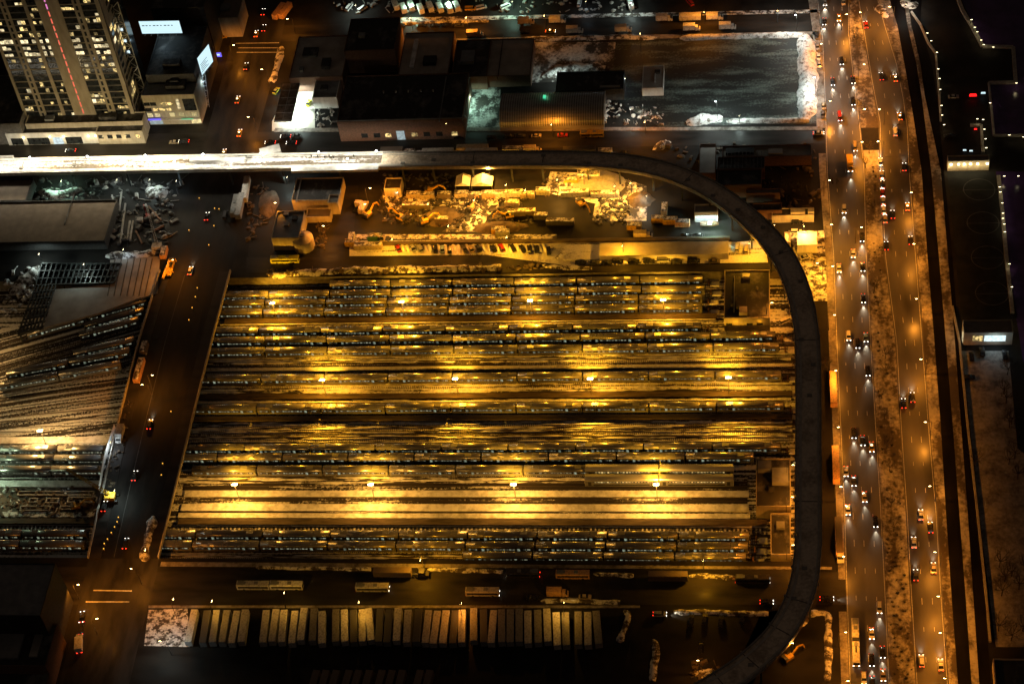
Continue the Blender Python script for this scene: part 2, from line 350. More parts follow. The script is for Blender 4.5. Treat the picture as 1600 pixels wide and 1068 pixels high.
# ================================================================== THE SETTING
PIT = -5.0
px1 = P(1243, 640, 0).x; py0 = P(760, 874, 0).y; py1 = P(800, 428, 0).y; px0 = P(-330, 600, 0).x
# ground: one sheet out past the picture, open over the sunken rail yard
b = MB(); FAR = 1500
xs = [-FAR, px0, px1, FAR]; ys = [-FAR, py0, py1, FAR]
for i in range(3):
    for j in range(3):
        if (i, j) == (1, 1): continue
        b.quad((xs[i], ys[j], 0), (xs[i+1], ys[j], 0), (xs[i+1], ys[j+1], 0), (xs[i], ys[j+1], 0))
tag(b.build('ground', 'ground'), None, None, None, 'structure')
b = MB().quad((px0, py0, PIT), (px1, py0, PIT), (px1, py1, PIT), (px0, py1, PIT))
tag(b.build('yard_ground', 'snow_yard'), None, None, None, 'structure')
b = MB()
for a, c in (((px0, py0), (px1, py0)), ((px1, py0), (px1, py1)), ((px1, py1), (px0, py1)), ((px0, py1), (px0, py0))):
    b.quad((a[0], a[1], PIT), (c[0], c[1], PIT), (c[0], c[1], 0), (a[0], a[1], 0))
wl = b.build('retaining_wall', 'concrete_dark'); tag(wl, 'long dark concrete retaining wall round the sunken rail yard', 'wall')
# highway: edges of the two carriageways, of the median and of the strips towards the river
YS = [-60, -20, 0, 20, 40, 70, 100, 150, 200, 267, 330, 400, 470, 534, 600, 667, 735, 801, 870, 935, 1000, 1068, 1110]
L0 = [(-60, 1262), (0, 1276), (60, 1284), (130, 1287), (267, 1291), (400, 1301), (534, 1306), (667, 1312), (801, 1318), (935, 1322), (1110, 1328)]
L1 = [(-60, 1318), (0, 1328), (50, 1327), (130, 1336), (190, 1344), (267, 1352), (400, 1355), (534, 1362), (667, 1370), (801, 1378), (935, 1385), (1110, 1393)]
Rl = [(-60, 1330), (0, 1340), (60, 1350), (130, 1361), (190, 1373), (267, 1374), (400, 1381), (534, 1399), (667, 1406), (801, 1415), (935, 1422), (1110, 1433)]
Rr = [(-60, 1362), (0, 1373), (40, 1384), (100, 1403), (150, 1413), (200, 1420), (267, 1423), (400, 1433), (534, 1443), (667, 1453), (801, 1465), (935, 1473), (1110, 1486)]
S1 = [(-60, 1375), (0, 1390), (40, 1402), (100, 1413), (150, 1422), (267, 1440), (400, 1449), (534, 1460), (667, 1470), (801, 1478), (935, 1487), (1110, 1500)]
B1 = [(-60, 1400), (0, 1412), (40, 1418), (100, 1432), (150, 1440), (267, 1455), (400, 1467), (534, 1478), (667, 1489), (801, 1499), (935, 1509), (1110, 1521)]
S2 = [(-60, 1408), (0, 1418), (40, 1424), (100, 1438), (150, 1445), (267, 1470), (400, 1481), (534, 1492), (667, 1502), (801, 1512), (935, 1521), (1110, 1533)]
B2 = [(-60, 1432), (0, 1440), (40, 1438), (100, 1456), (150, 1464), (267, 1475), (400, 1488), (534, 1498), (667, 1511), (801, 1526), (935, 1539), (1110, 1551)]
band('highway_southbound_road', L0, L1, 0.03, 'asphalt_salted', YS)
band('highway_northbound_road', Rl, Rr, 0.03, 'asphalt_salted', YS)
def kerbed(name, left, right, mat, ys, h=0.14):
    b = MB(); n = len(ys); vs = []
    for y in ys:
        a, c = P(lerp_line(left, y), y, 0), P(lerp_line(right, y), y, 0)
        vs += [(a.x, a.y, 0), (a.x, a.y, h), (c.x, c.y, h), (c.x, c.y, 0)]
    fs = []
    for i in range(n-1):
        o = 4*i; fs += [(o, o+4, o+5, o+1), (o+1, o+5, o+6, o+2), (o+2, o+6, o+7, o+3)]
    fs += [(0, 1, 2, 3), tuple(4*(n-1)+k for k in (3, 2, 1, 0))]
    b.add(vs, fs); return tag(b.build(name, mat), None, None, None, 'structure')
kerbed('median_ground', L1, Rl, 'snow_median', [y for y in YS if y <= 200], 0.16)
kerbed('median_ground', L1, Rl, 'snow_median', [235, 267]+[y for y in YS if y > 267], 0.16)
kerbed('roadside_verge_ground', Rr, S1, 'snow_median', [y for y in YS], 0.2)
band('bicycle_path', S1, B1, 0.03, 'asphalt_black', YS)
kerbed('path_verge_ground', B1, S2, 'snow_median', YS, 0.2)
band('riverside_path', S2, B2, 0.03, 'asphalt_black', YS)
S0 = [(y, x-26) for y, x in L0]
kerbed('highway_pavement', [(y, x-13) for y, x in L0], L0, 'snow_wet', [y for y in YS if y <= 200], 0.14)
kerbed('highway_pavement', [(y, x-11) for y, x in L0], L0, 'snow_wet', [240, 267, 330, 400, 470, 534, 600, 667, 735, 801, 870, 905], 0.14)
kerbed('highway_pavement', [(y, x-12) for y, x in L0], L0, 'snow_wet', [955, 1000, 1068, 1110], 0.14)
# painted lanes
def dashes(name, left, right, fracs, ys, pitch=12.2, ln=3.0, solid=()):
    b = MB()
    for fr in list(fracs)+list(solid):
        line = [P(lerp_line(left, y)+(lerp_line(right, y)-lerp_line(left, y))*fr, y, 0.045) for y in range(ys[0], ys[1], 6)]
        pos = 0.0
        for a, c in zip(line, line[1:]):
            d = (c-a); L = d.length; u = d/L; w = Vector((-u.y, u.x, 0))*0.09
            if fr in solid: b.quad(a-w, a+w, c+w, c-w); continue
            t = (-pos) % pitch
            while t < L:
                e = min(t+ln, L+1.5); b.quad(a+u*t-w, a+u*t+w, a+u*e+w, a+u*e-w); t += pitch
            pos += L
    return tag(b.build(name, 'line_white'), None, None, None, 'structure')
dashes('southbound_road_markings', L0, L1, (0.25, 0.5, 0.76), (-40, 1090), solid=(0.03, 0.97))
dashes('northbound_road_markings', Rl, Rr, (0.36, 0.68), (-40, 1090), solid=(0.05, 0.95))
# streets crossing the picture
def street(name, top, bot, z=0.02, mat='asphalt_street'):
    pts = [(x, y) for x, y in top]+[(x, y) for x, y in reversed(bot)]
    return sheet(name, pts, z, mat)
street('lower_street', [(-60, 887), (250, 884), (1322, 890)], [(-60, 944), (250, 944), (1322, 944)])
street('upper_street', [(-60, 214), (420, 206), (1291, 203)], [(-60, 252), (420, 238), (1291, 224)])
street('far_street', [(380, 42), (640, 34), (1284, 20)], [(380, 66), (640, 62), (1284, 48)])
sheet('pavement', [(252, 877), (1300, 885), (1300, 889), (250, 884)], 0.14, 'snow_wet', th=0.14)
sheet('pavement', [(232, 945), (1000, 945), (1000, 949), (232, 949)], 0.14, 'snow_wet', th=0.14)
sheet('pavement', [(430, 200), (1285, 198), (1285, 203), (428, 206)], 0.14, 'snow_wet', th=0.14)
sheet('pavement', [(640, 62), (1280, 49), (1280, 55), (640, 69)], 0.14, 'snow_wet', th=0.14)
sheet('pavement', [(620, 28), (1276, 15), (1278, 20), (620, 34)], 0.14, 'snow_dirty', th=0.14)
# the avenue: a street at both ends and a bridge deck over the tracks between
AVL = [(-60, 398), (0, 383), (60, 362), (130, 345), (210, 322), (300, 290), (400, 258), (534, 217), (667, 184), (784, 157), (872, 138)]
AVR = [(-60, 470), (0, 452), (60, 440), (130, 424), (210, 402), (300, 388), (400, 367), (534, 331), (667, 298), (799, 266), (872, 248)]
band('avenue_road', AVL, AVR, 0.04, 'asphalt', [-60, 0, 60, 130, 210, 250])  # lamplit ends get paler asphalt: light put into the road colour
band('avenue_road', AVL, AVR, 0.04, 'asphalt_avenue', [250, 300, 350, 400, 425])  # unlit stretch gets a darker copy of the asphalt
band('avenue_road', [(868, 139), (900, 132), (945, 122), (1000, 109), (1110, 82)], [(868, 249), (900, 244), (945, 232), (1000, 218), (1110, 192)], 0.04, 'asphalt', [868, 900, 945, 1000, 1110])
BY = [424, 470, 534, 600, 667, 735, 799, 872]
b = MB(); n = len(BY); vs = []
for y in BY:
    a, c = P(lerp_line(AVL, y), y, 0), P(lerp_line(AVR, y), y, 0)
    vs += [(a.x, a.y, -0.9), (a.x, a.y, 0.05), (c.x, c.y, 0.05), (c.x, c.y, -0.9)]
fs = []
for i in range(n-1):
    o = 4*i; fs += [(o+k, o+4+k, o+4+(k+1) % 4, o+(k+1) % 4) for k in range(4)]
fs += [(0, 1, 2, 3), tuple(4*(n-1)+k for k in (3, 2, 1, 0))]
br = thing('avenue_bridge', 'long dark road bridge carrying the avenue over the rail tracks', 'bridge', P(240, 640, 0))
off = Vector(br.location)
MB().add([Vector(v)-off for v in vs], fs).build('deck', 'asphalt_avenue', br)
for side, ln in ((0, AVL), (1, AVR)):
    b = MB()
    pts = [P(lerp_line(ln, y), y, 0)-off for y in BY]
    for a, c in zip(pts, pts[1:]): b.bar(a+Vector((0, 0, 0.55)), c+Vector((0, 0, 0.55)), 0.5, 1.5)
    b.build('parapet', 'concrete' if side == 0 else 'wall_cream', br)  # yard side yellower: lamp light put into the parapet colour
    b = MB(); k = (1 if side == 0 else -1)
    for a, c in zip(pts, pts[1:]):
        b.bar(a+Vector((k*2.6, 0, 0.13)), c+Vector((k*2.6, 0, 0.13)), 4.4, 0.16)
    b.build('pavement', 'asphalt_street', br)
for y in (440, 500, 560, 620, 680, 740, 800, 855):
    for f in (.12, .5, .88):
        p = P(lerp_line(AVL, y)*(1-f)+lerp_line(AVR, y)*f, y, 0)-off
        MB().tube((p.x, p.y, PIT), (p.x, p.y, -0.9), 0.5, n=10).build('column', 'concrete_dark', br)
b = MB()
for f, y0, y1 in ((.36, 430, 870),):
    for y in range(y0, y1, 8):
        a, c = P(lerp_line(AVL, y)*(1-f)+lerp_line(AVR, y)*f, y, .06), P(lerp_line(AVL, y+8)*(1-f)+lerp_line(AVR, y+8)*f, y+8, .06)
        b.quad(a+Vector((-.1, 0, 0)), a+Vector((.1, 0, 0)), c+Vector((.1, 0, 0)), c+Vector((-.1, 0, 0)))
tag(b.build('avenue_road_line', 'line_faint'), None, None, None, 'structure')
b = MB()
for (xa, ya), (xb, yb) in (((146, 921.5), (206, 922.5)), ((134, 939.5), (202, 939.5)), ((370, 82), (432, 82)), ((372, 75), (434, 75)), ((368, 68), (436, 67))):
    a, c = P(xa, ya, .055), P(xb, yb, .055); b.quad(a+Vector((0, -.25, 0)), c+Vector((0, -.25, 0)), c+Vector((0, .25, 0)), a+Vector((0, .25, 0)))
tag(b.build('crossing_road_markings', 'line_white'), None, None, None, 'structure')
# lots, snow fields, river side
sheet('parking_lot_ground', [(955, 64), (1272, 57), (1276, 193), (1030, 198), (950, 150)], 0.03, 'snow_lines')
sheet('side_lot_ground', [(440, 66), (1040, 58), (1040, 196), (420, 196)], 0.015, 'lot_dark')
sheet('storage_yard_ground', [(400, 272), (1010, 272), (1190, 360), (1235, 424), (385, 426)], 0.02, 'lot_dark')
sheet('work_lane_ground', [(522, 290), (560, 290), (552, 370), (900, 395), (900, 420), (500, 422), (500, 350)], 0.03, 'asphalt_street')
sheet('snow_lot_ground', [(600, 307), (700, 306), (775, 304), (780, 322), (760, 340), (735, 330), (700, 326), (640, 330), (605, 326)], 0.045, 'snow_dirty')
sheet('snow_lot_ground', [(690, 362), (735, 334), (762, 338), (752, 362)], 0.05, 'snow_patchy')
sheet('snow_lot_ground', [(545, 366), (870, 366), (870, 373), (545, 374)], 0.045, 'snow_dirty')
sheet('snow_lot_ground', [(860, 268), (950, 272), (1010, 290), (1012, 312), (1010, 345), (925, 345), (930, 318), (850, 300)], 0.045, 'snow_patchy')
sheet('car_park_ground', [(546, 376), (880, 374), (1150, 378), (1195, 375), (1200, 410), (880, 414), (760, 398), (546, 400)], 0.045, 'snow_yard_heavy')
sheet('wall_lane_ground', [(385, 402), (760, 402), (880, 415), (1205, 412), (1235, 424), (385, 426)], 0.055, 'asphalt_street')
sheet('corner_lot_ground', [(1232, 360), (1290, 360), (1300, 470), (1262, 470), (1245, 410)], 0.04, 'snow_dirty')
sheet('field_ground', [(1480, 268), (1553, 268), (1590, 497), (1502, 497)], 0.03, 'turf')
sheet('pier_lot_ground', [(1470, 120), (1545, 120), (1556, 212), (1556, 268), (1475, 268)], 0.02, 'lot_dark')
sheet('snow_lawn', [(1503, 548), (1576, 548), (1590, 700), (1640, 740), (1640, 1010), (1556, 1010), (1530, 801)], 0.03, 'snow_wet')
sheet('bus_lot_ground', [(222, 947), (940, 947), (985, 1000), (960, 1110), (190, 1110)], 0.02, 'lot_dark')
sheet('snow_lot_ground', [(232, 952), (293, 950), (297, 1010), (225, 1008)], 0.035, 'snow_dirty')
sheet('east_lot_ground', [(985, 947), (1250, 947), (1150, 1110), (985, 1110)], 0.02, 'lot_dark')
sheet('corner_ground', [(1190, 955), (1292, 946), (1296, 1110), (1120, 1110)], 0.02, 'lot_dark')
sheet('west_block_ground', [(-100, 268), (285, 268), (255, 400), (-100, 420)], 0.02, 'lot_dark')
# river: a sheet beyond the quay wall
q = [(1503, 0), (1536, 75), (1582, 75), (1586, 130), (1545, 132), (1550, 212), (1600, 212), (1640, 212), (1900, 212), (1900, -200), (1440, -200)]
sheet('river_water', q, 0.03, 'water')
sheet('river_water', [(1556, 268), (1900, 268), (1900, 700), (1640, 700), (1598, 560), (1588, 497)], 0.03, 'water')
def quay(pts, w, label, h=0.9, mat='concrete'):
    b = MB(); q = [P(x, y, 0) for x, y in pts]
    for a, c in zip(q, q[1:]): b.bar(a+Vector((0, 0, h/2)), c+Vector((0, 0, h/2)), w, h)
    return tag(b.build('quay_wall', mat), label, 'wall')
quay([(1497, 0), (1504, 18), (1520, 45), (1535, 74), (1583, 75), (1587, 130), (1545, 131)], 1.6, 'stepped pale quay wall around the upper dark basin')
quay([(1545, 131), (1549, 170), (1553, 213), (1602, 213), (1640, 214)], 0.9, 'thin quay wall beside the lit jetty and dark water')
quay([(1560, 276), (1566, 330), (1572, 400), (1582, 490)], 1.5, 'pale wall with lamps along the sports field')
quay([(1488, 480), (1499, 534), (1512, 667), (1527, 801), (1541, 935), (1547, 1003)], 0.8, 'low orange-lit wall along the snowy riverside lawn', 1.0)
quay([(1424, 20), (1438, 40), (1450, 68), (1462, 85), (1466, 130), (1470, 190)], 0.8, 'curved low wall beside the upper riverside path', 1.0)
# circles and lines of the sports field
b = MB()
def ringpx(cx, cy_, r, w=0.15, z=0.05):
    c = P(cx, cy_, z)
    for i in range(40):
        t0, t1 = 2*math.pi*i/40, 2*math.pi*(i+1)/40
        f = lambda t, q: (c.x+q*math.cos(t), c.y+q*math.sin(t), z)
        b.quad(f(t0, r-w), f(t1, r-w), f(t1, r+w), f(t0, r+w))
for cx, cy_ in ((1530, 296), (1536, 348), (1543, 402), (1550, 458)):
    ringpx(cx, cy_, 6.4)
    a, c = P(cx-26, cy_+1, .05), P(cx+28, cy_, .05); b.quad(a+Vector((0, -.1, 0)), c+Vector((0, -.1, 0)), c+Vector((0, .1, 0)), a+Vector((0, .1, 0)))
tag(b.build('field_markings', 'line_faint'), None, None, None, 'structure')
def smooth(pts, n=6):
    out = []
    for i in range(len(pts)-1):
        p0, p1, p2, p3 = pts[max(0, i-1)], pts[i], pts[i+1], pts[min(len(pts)-1, i+2)]
        for k in range(n):
            t = k/n
            out.append(0.5*((2*p1)+(p2-p0)*t+(2*p0-5*p1+4*p2-p3)*t*t+(3*p1-p0-3*p2+p3)*t**3))
    return out+[pts[-1]]
# ------------------------------------------------------------------ snow that was ploughed up
def heap(name, label, cat, pts, h, w, mat='snow_dirty', seed=1, group=None, rough=0.42, z=0.0):
    """a ploughed ridge of snow following photo points"""
    r = random.Random(seed); q = smooth([P(x, y, z) for x, y in pts], 8); b = MB(); vs = []; N = 0
    tot = sum((c-a).length for a, c in zip(q, q[1:])); acc = 0.0; ph = [r.uniform(0, 6.3) for _ in range(6)]
    for a, c in zip(q, q[1:]):
        L = (c-a).length; k = max(1, int(L/1.1))
        for i in range(k):
            p = a.lerp(c, i/k); u = (c-a).normalized(); s = Vector((-u.y, u.x, 0)); t = acc+L*i/k
            f = lambda o: 1+rough*(.45*math.sin(t*.31+ph[o])+.3*math.sin(t*.83+ph[o+1])+.25*r.uniform(-1, 1))
            e = max(.12, min(1.0, t/(w*.8), (tot-t)/(w*.8)))**.5
            wl, wr, hh = w/2*f(0)*e, w/2*f(2)*e, h*f(4)*e
            vs += [p-s*wl*1.1+Vector((0, 0, -.03)), p-s*wl*r.uniform(.5, .7)+Vector((0, 0, hh*r.uniform(.5, .8))), p+s*w*.1*r.uniform(-1, 1)+Vector((0, 0, hh)), p+s*wr*r.uniform(.5, .7)+Vector((0, 0, hh*r.uniform(.5, .8))), p+s*wr*1.1+Vector((0, 0, -.03))]; N += 1
        acc += L
    fs = [(5*i+k, 5*i+5+k, 5*i+6+k, 5*i+1+k) for i in range(N-1) for k in range(4)]
    b.add(vs, fs); return tag(b.build(name, mat, smooth=True), label, cat, group)
heap('snow_bank', 'tall white floodlit snow bank along the right side of the dark parking lot', 'snow bank', [(1258, 54), (1262, 100), (1262, 150), (1258, 190)], 2.2, 8, 'snow_crust', seed=1, rough=.22)
heap('snow_bank', 'straight bright snow bank along the top of the dark parking lot', 'snow bank', [(1062, 60), (1150, 57), (1262, 55)], 1.4, 3.6, 'snow_crust', seed=2, rough=.25)
heap('snow_bank', 'long pale snow bank between the dark parking lot and the street below', 'snow bank', [(1135, 190), (1200, 189), (1270, 188)], 1.4, 3.0, 'snow_crust', seed=3, rough=.25)
heap('snow_bank', 'big rounded snow heap at the left end of the pale bank by the lamp', 'snow bank', [(1072, 193), (1100, 187), (1132, 186)], 2.6, 6.5, 'snow_crust', seed=4)
heap('snow_bank', 'snow ridge beside the round-topped shed under the cold floodlight', 'snow bank', [(845, 122), (875, 112), (900, 106), (950, 108)], 1.5, 7, seed=5)
heap('snow_bank', 'orange snow ridge along the far street kerb beside parked cars', 'snow bank', [(622, 37), (700, 34), (770, 33)], 0.8, 2.2, seed=6)
heap('snow_bank', 'dim snow ridge on the near kerb of the far street', 'snow bank', [(800, 62), (900, 60), (985, 58), (1030, 60)], 0.9, 3.4, seed=7)
heap('snow_bank', 'orange strip of ploughed snow on the avenue bridge pavement at the lower crossing', 'snow bank', [(240, 806), (233, 835), (227, 866), (232, 876)], 0.9, 3.6, seed=8, z=.06)
heap('snow_bank', 'thin frozen snow ridge beside the lower street under the yard wall', 'snow bank', [(400, 886), (520, 888), (585, 889)], 0.7, 1.5, seed=9)
heap('snow_bank', 'lamp-lit snow ridge in front of the parked flatbed trailer', 'snow bank', [(668, 889), (740, 891), (790, 893)], 0.8, 1.8, seed=10)
heap('snow_bank', 'orange snow ridge beside the lower street lamp near the curved viaduct', 'snow bank', [(1076, 899), (1110, 900), (1155, 902)], 0.8, 2.0, seed=11)
heap('snow_bank', 'pale broken snow ridge between two parked buses', 'snow bank', [(927, 896), (960, 898), (993, 899)], 0.6, 1.8, seed=12)
heap('snow_bank', 'low snow ridge under the parked orange box truck on the lower street', 'snow bank', [(845, 938), (900, 938), (975, 941)], 0.7, 2.0, seed=13)
heap('snow_bank', 'long snow ridge along the lower kerb right of the car with lit headlights', 'snow bank', [(1052, 955), (1100, 956), (1150, 957), (1205, 959)], 0.7, 2.2, seed=14)
heap('snow_bank', 'orange snow ridge round the corner lot beside the viaduct', 'snow bank', [(1240, 980), (1256, 970), (1262, 959), (1290, 959), (1295, 975), (1294, 1020), (1293, 1068)], 0.8, 2.4, seed=15)
heap('snow_bank', 'small snow ridge beside the dark lot exit below the lower street', 'snow bank', [(975, 953), (982, 962), (974, 985), (966, 1005)], 1.0, 2.4, seed=16)
heap('snow_bank', 'narrow grey snow ridge at the dark lot edge, bottom of the picture', 'snow bank', [(1021, 998), (1024, 1015), (1020, 1068)], 0.8, 2.6, seed=17)
heap('snow_bank', 'lumpy sodium-lit snow and junk ridge along the top wall of the yard', 'snow bank', [(420, 430), (470, 427), (540, 423), (620, 421), (700, 420), (790, 418)], 1.3, 3.4, 'snow_dirty', seed=18)
heap('snow_bank', 'smooth yellow snow ridge right of the parked cars above the train yard', 'snow bank', [(846, 414), (870, 417), (930, 419)], 0.7, 2.6, seed=19)
heap('snow_bank', 'bright snow and rubble mound at the end of the parked car row', 'snow bank', [(868, 404), (885, 398), (897, 404)], 1.3, 4.0, 'snow_dirty', seed=20)
heap('snow_bank', 'pale snow spill at the top of the highway median', 'snow bank', [(1372, 6), (1380, 18), (1386, 30)], 0.9, 4.5, seed=21)
heap('snow_bank', 'white snow pile on the riverside at the top edge of the picture', 'snow bank', [(1408, 2), (1422, 8), (1434, 4)], 1.2, 6.0, seed=22)
heap('snow_bank', 'orange roadside snow strip left of the avenue near the gas station', 'snow bank', [(440, 72), (434, 100), (424, 132)], 0.9, 3.2, seed=23)
heap('snow_bank', 'ploughed snow heap on the upper left jobsite under the white viaduct', 'snow bank', [(60, 300), (85, 304), (110, 300), (130, 295)], 1.8, 5, seed=24)
heap('snow_bank', 'heaped white snow beside the dark steel grid, lit by a worklight', 'snow bank', [(62, 415), (50, 428), (30, 445), (20, 462)], 2.0, 6, 'snow_dirty', seed=25)
heap('snow_bank', 'brownish snow ridge by the snow shelf above the fanned tracks', 'snow bank', [(165, 400), (210, 398), (252, 396)], 1.2, 4.5, seed=26)
heap('snow_bank', 'floodlit snow heap below the viaduct near the tanker', 'snow bank', [(872, 290), (910, 280), (940, 278)], 1.5, 6, 'snow_dirty', seed=27)
heap('snow_bank', 'dim snow heap beside the boat under the viaduct curve', 'snow bank', [(1022, 236), (1034, 226), (1050, 224)], 1.4, 5, 'snow_dirty', seed=28)
heap('snow_bank', 'lamp-lit snow heap beside the dark lot left of the viaduct, bottom edge', 'snow bank', [(1085, 1050), (1110, 1056), (1128, 1052)], 1.0, 6, seed=29)
# ================================================================== THE RAIL YARD
Z = PIT
ROOFZ = Z+4.35
# --- a commuter rail car, 25.4 m, lengthwise along x
def car_shell(L=25.4, W=1.58, h=4.3):
    return [(-W, 1.0), (W, 1.0), (W, 3.35), (W*.93, 3.75), (W*.74, 4.05), (W*.42, 4.24), (0, h), (-W*.42, 4.24), (-W*.74, 4.05), (-W*.93, 3.75), (-W, 3.35)]
def make_rail_car(L=25.4):
    t = thing('rail_car', 'silver commuter rail car', 'train car')
    sh = car_shell(); hL = L/2
    low = [p for p in sh if p[1] < 3.4]
    lo = [(-1.58, 1.0), (1.58, 1.0), (1.58, 3.35), (-1.58, 3.35)]
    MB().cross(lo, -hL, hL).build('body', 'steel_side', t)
    top = [(1.6, 3.352)]+[(y*1.012, z+.004) for y, z in sh[3:10]]+[(-1.6, 3.352)]
    MB().cross(top, -hL, hL).build('roof', 'car_roof', t, smooth=True)
    b = MB()
    for y in (-1.59, 1.59): b.box(-hL+.9, hL-.9, min(y, y*.99), max(y, y*.99)+.002, 2.2, 3.05)
    b.build('window_band', 'glass_dark', t)
    for u0, u1, k in ((.035, .165, 3), (.30, .72, 9), (.83, .95, 2)):
        b = MB()
        for i in range(k):
            a = -hL+L*(u0+(u1-u0)*(i+.14)/k); c = -hL+L*(u0+(u1-u0)*(i+.86)/k)
            b.box(a, c, -1.606, -1.592, 2.42, 2.92)
        b.build('window', 'win_train', t)
    for u in (.25, .77):
        MB().box(-hL+L*u-.5, -hL+L*u+.5, -1.612, -1.58, 1.9, 3.1).build('door', 'door_train', t)
    MB().box(-hL+1, hL-1, -1.2, 1.2, .35, 1.0).build('underframe', 'steel_dark', t)
    for x in (-hL+3.4, hL-6.0):
        MB().box(x, x+2.6, -.75, .75, 4.12, 4.36).build('roof_vent', 'steel_side', t)
    for x in (-hL-.16, hL+.16): MB().box(x-.18, x+.18, -.7, .7, 1.1, 3.5).build('gangway', 'rubber', t)
    for x in (-hL+4, hL-4):
        b = MB().box(x-1.4, x+1.4, -1.0, 1.0, .25, .55)
        for dx in (-1.0, 1.0):
            for y in (-.75, .75): b.tube((x+dx, y-.07, .45), (x+dx, y+.07, .45), .44, n=10)
        b.build('bogie', 'steel_dark', t)
    return t
def make_bilevel(L=27.6):
    t = thing('rail_car', 'tall silver rail coach', 'train car'); hL = L/2
    MB().cross([(-1.52, .6), (1.52, .6), (1.58, 1.4), (1.58, 3.9), (-1.58, 3.9), (-1.58, 1.4)], -hL, hL).build('body', 'steel_side', t)
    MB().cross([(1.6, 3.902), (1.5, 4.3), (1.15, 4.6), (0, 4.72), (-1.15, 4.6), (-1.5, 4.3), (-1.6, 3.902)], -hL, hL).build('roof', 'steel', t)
    for z0, z1 in ((1.3, 1.95), (2.9, 3.5)):
        MB().box(-hL+3.2, hL-3.2, -1.596, 1.596, z0, z1).build('window_band', 'glass_dark', t)
    b = MB()
    for i in range(18):
        x = -hL+3.6+i*1.17; b.box(x, x+.8, -1.612, -1.598, 2.98, 3.42)
    b.build('window', 'win_warm', t)
    for x in (-hL+1.8, hL-1.8): MB().box(x-.6, x+.6, -1.6, -1.57, 1.2, 3.4).build('door', 'steel_dark', t)
    for x in (-hL, hL):
        MB().box(x-.04, x+.04, -1.63, 1.63, .7, 4.3).build('end_frame', 'wall_white', t)
    for x in (-hL+4, hL-4): MB().box(x-1.4, x+1.4, -1.0, 1.0, .2, .6).build('bogie', 'steel_dark', t)
    return t
CARP = make_rail_car(); BIL = make_bilevel()
PITCH = 26.05
def beam_angle(a, c): return math.atan2(c.y-a.y, c.x-a.x)
SIDE_Z = Z+.15+2.65
def train(row, x_r, y_r, n, group=None, first=True, ang=0.0, proto=None, pitch=PITCH, word='right end', vary=None):
    """n cars with the right end of the train's near side at photo point (x_r, y_r)"""
    e = P(x_r, y_r, SIDE_Z); d = Vector((math.cos(ang), math.sin(ang), 0)); s = Vector((-d.y, d.x, 0))
    for i in range(n):
        c = e-d*(pitch*(i+.5))+s*1.6
        o = dup(proto or CARP, (c.x, c.y, Z+.15), ang)
        nm = 'rail car' if n > 1 else 'lone rail car'
        o['label'] = f'{nm}, {ordw(i+1)} from the {word} of {row}' if n > 1 else f'{nm} at the {word} of {row}'
        o['group'] = group or 'rail cars stored in the yard'
ROWS = [  # right end x, window line y there, cars, words for the row
    (1099, 441, 6, 'the topmost train'), (1102, 456.2, 8, 'the second train from the top'), (1098, 470, 8, 'the third train from the top'),
    (1098, 485.2, 8, 'the fourth train from the top'), (1097, 514.8, 8, 'the fifth train from the top'), (1213, 529, 9, 'the sixth train from the top'),
    (1218, 546.5, 9, 'the seventh train from the top'), (1222, 590.5, 9, 'the train under the second lamp row'), (1226, 638.4, 9, 'the ninth train from the top'),
    (1221, 703.2, 9, 'the upper of the paired trains'), (1179, 718.6, 9, 'the lower of the paired trains'), (924, 738.6, 6, 'the train left of the tall coaches'),
    (1172, 842.8, 9, 'the third train from the bottom'), (1170, 859.8, 9, 'the second train from the bottom'), (1167, 876, 4, 'the bottom train')]
for xr, yr, n, nm in ROWS: train(nm, xr, yr, n)
train('the upper pair of tall coaches', 1147, 739, 2, proto=BIL, pitch=28.1)
train('the lower pair of tall coaches', 1147, 754.5, 2, proto=BIL, pitch=28.1)
# left yard: fanned-out tracks
def train2(nm, xa, ya, xb, yb, n):
    a, c = P(xa, ya, SIDE_Z), P(xb, yb, SIDE_Z); train(nm, xb, yb, n, ang=beam_angle(a, c), word='avenue end', group='rail cars on the fanned tracks')
train2('the topmost fanned train', 70, 519, 231, 473, 2); train2('the second fanned train', 147, 510, 227, 488, 1); train2('the third fanned train', 148, 522, 219, 503, 1)
train2('the fourth fanned train', 135, 553, 212, 535, 1); train2('the long fanned train', 49, 582, 205, 552, 2); train2('the lit-sided fanned train', 45, 599, 190, 573, 2)
for yy, xr, n, nm in ((706.5, 188, 3, 'the upper straight train'), (721.5, 183, 3, 'the middle straight train'), (739, 179, 3, 'the lower straight train'), (839.5, 136, 2, 'the upper of two lower-left trains'), (856, 133, 2, 'the lower of two lower-left trains')):
    train(nm, xr, yy, n, word='avenue end', group='rail cars on the straight tracks')
drop(CARP); drop(BIL)
# --- tracks
def make_track(L, sleepers=False):
    t = thing('railway_track', 'railway track', 'track')
    for y in (-.72, .72): MB().box(0, L, y-.05, y+.05, .0, .17).build('rail', 'rail_steel', t)
    MB().box(0, L, 1.25, 1.5, .05, .3).build('conductor_rail', 'timber', t)
    b = MB(); k = int(L/(.75 if not sleepers else 1.6))
    for i in range(k): b.box(i*L/k, i*L/k+(.24 if not sleepers else .7), -1.3, 1.3, .0 if not sleepers else .1, .02 if not sleepers else .25)
    o = b.build('sleeper', 'timber' if not sleepers else 'snow_dirty', t); o['kind'] = 'stuff'
    return t
xL = P(300, 640, Z).x-20
def track_at(y, xr, label, x0=None, sl=False):
    a = P(760, y, Z); xe = P(xr, y, Z).x; xs_ = P(lerp_line(AVR, y)-8, y, Z).x if x0 is None else P(x0, y, Z).x
    t = make_track(xe-xs_, sl); t.location = (xs_, a.y, Z); t['label'] = label; t['group'] = 'tracks of the rail yard'
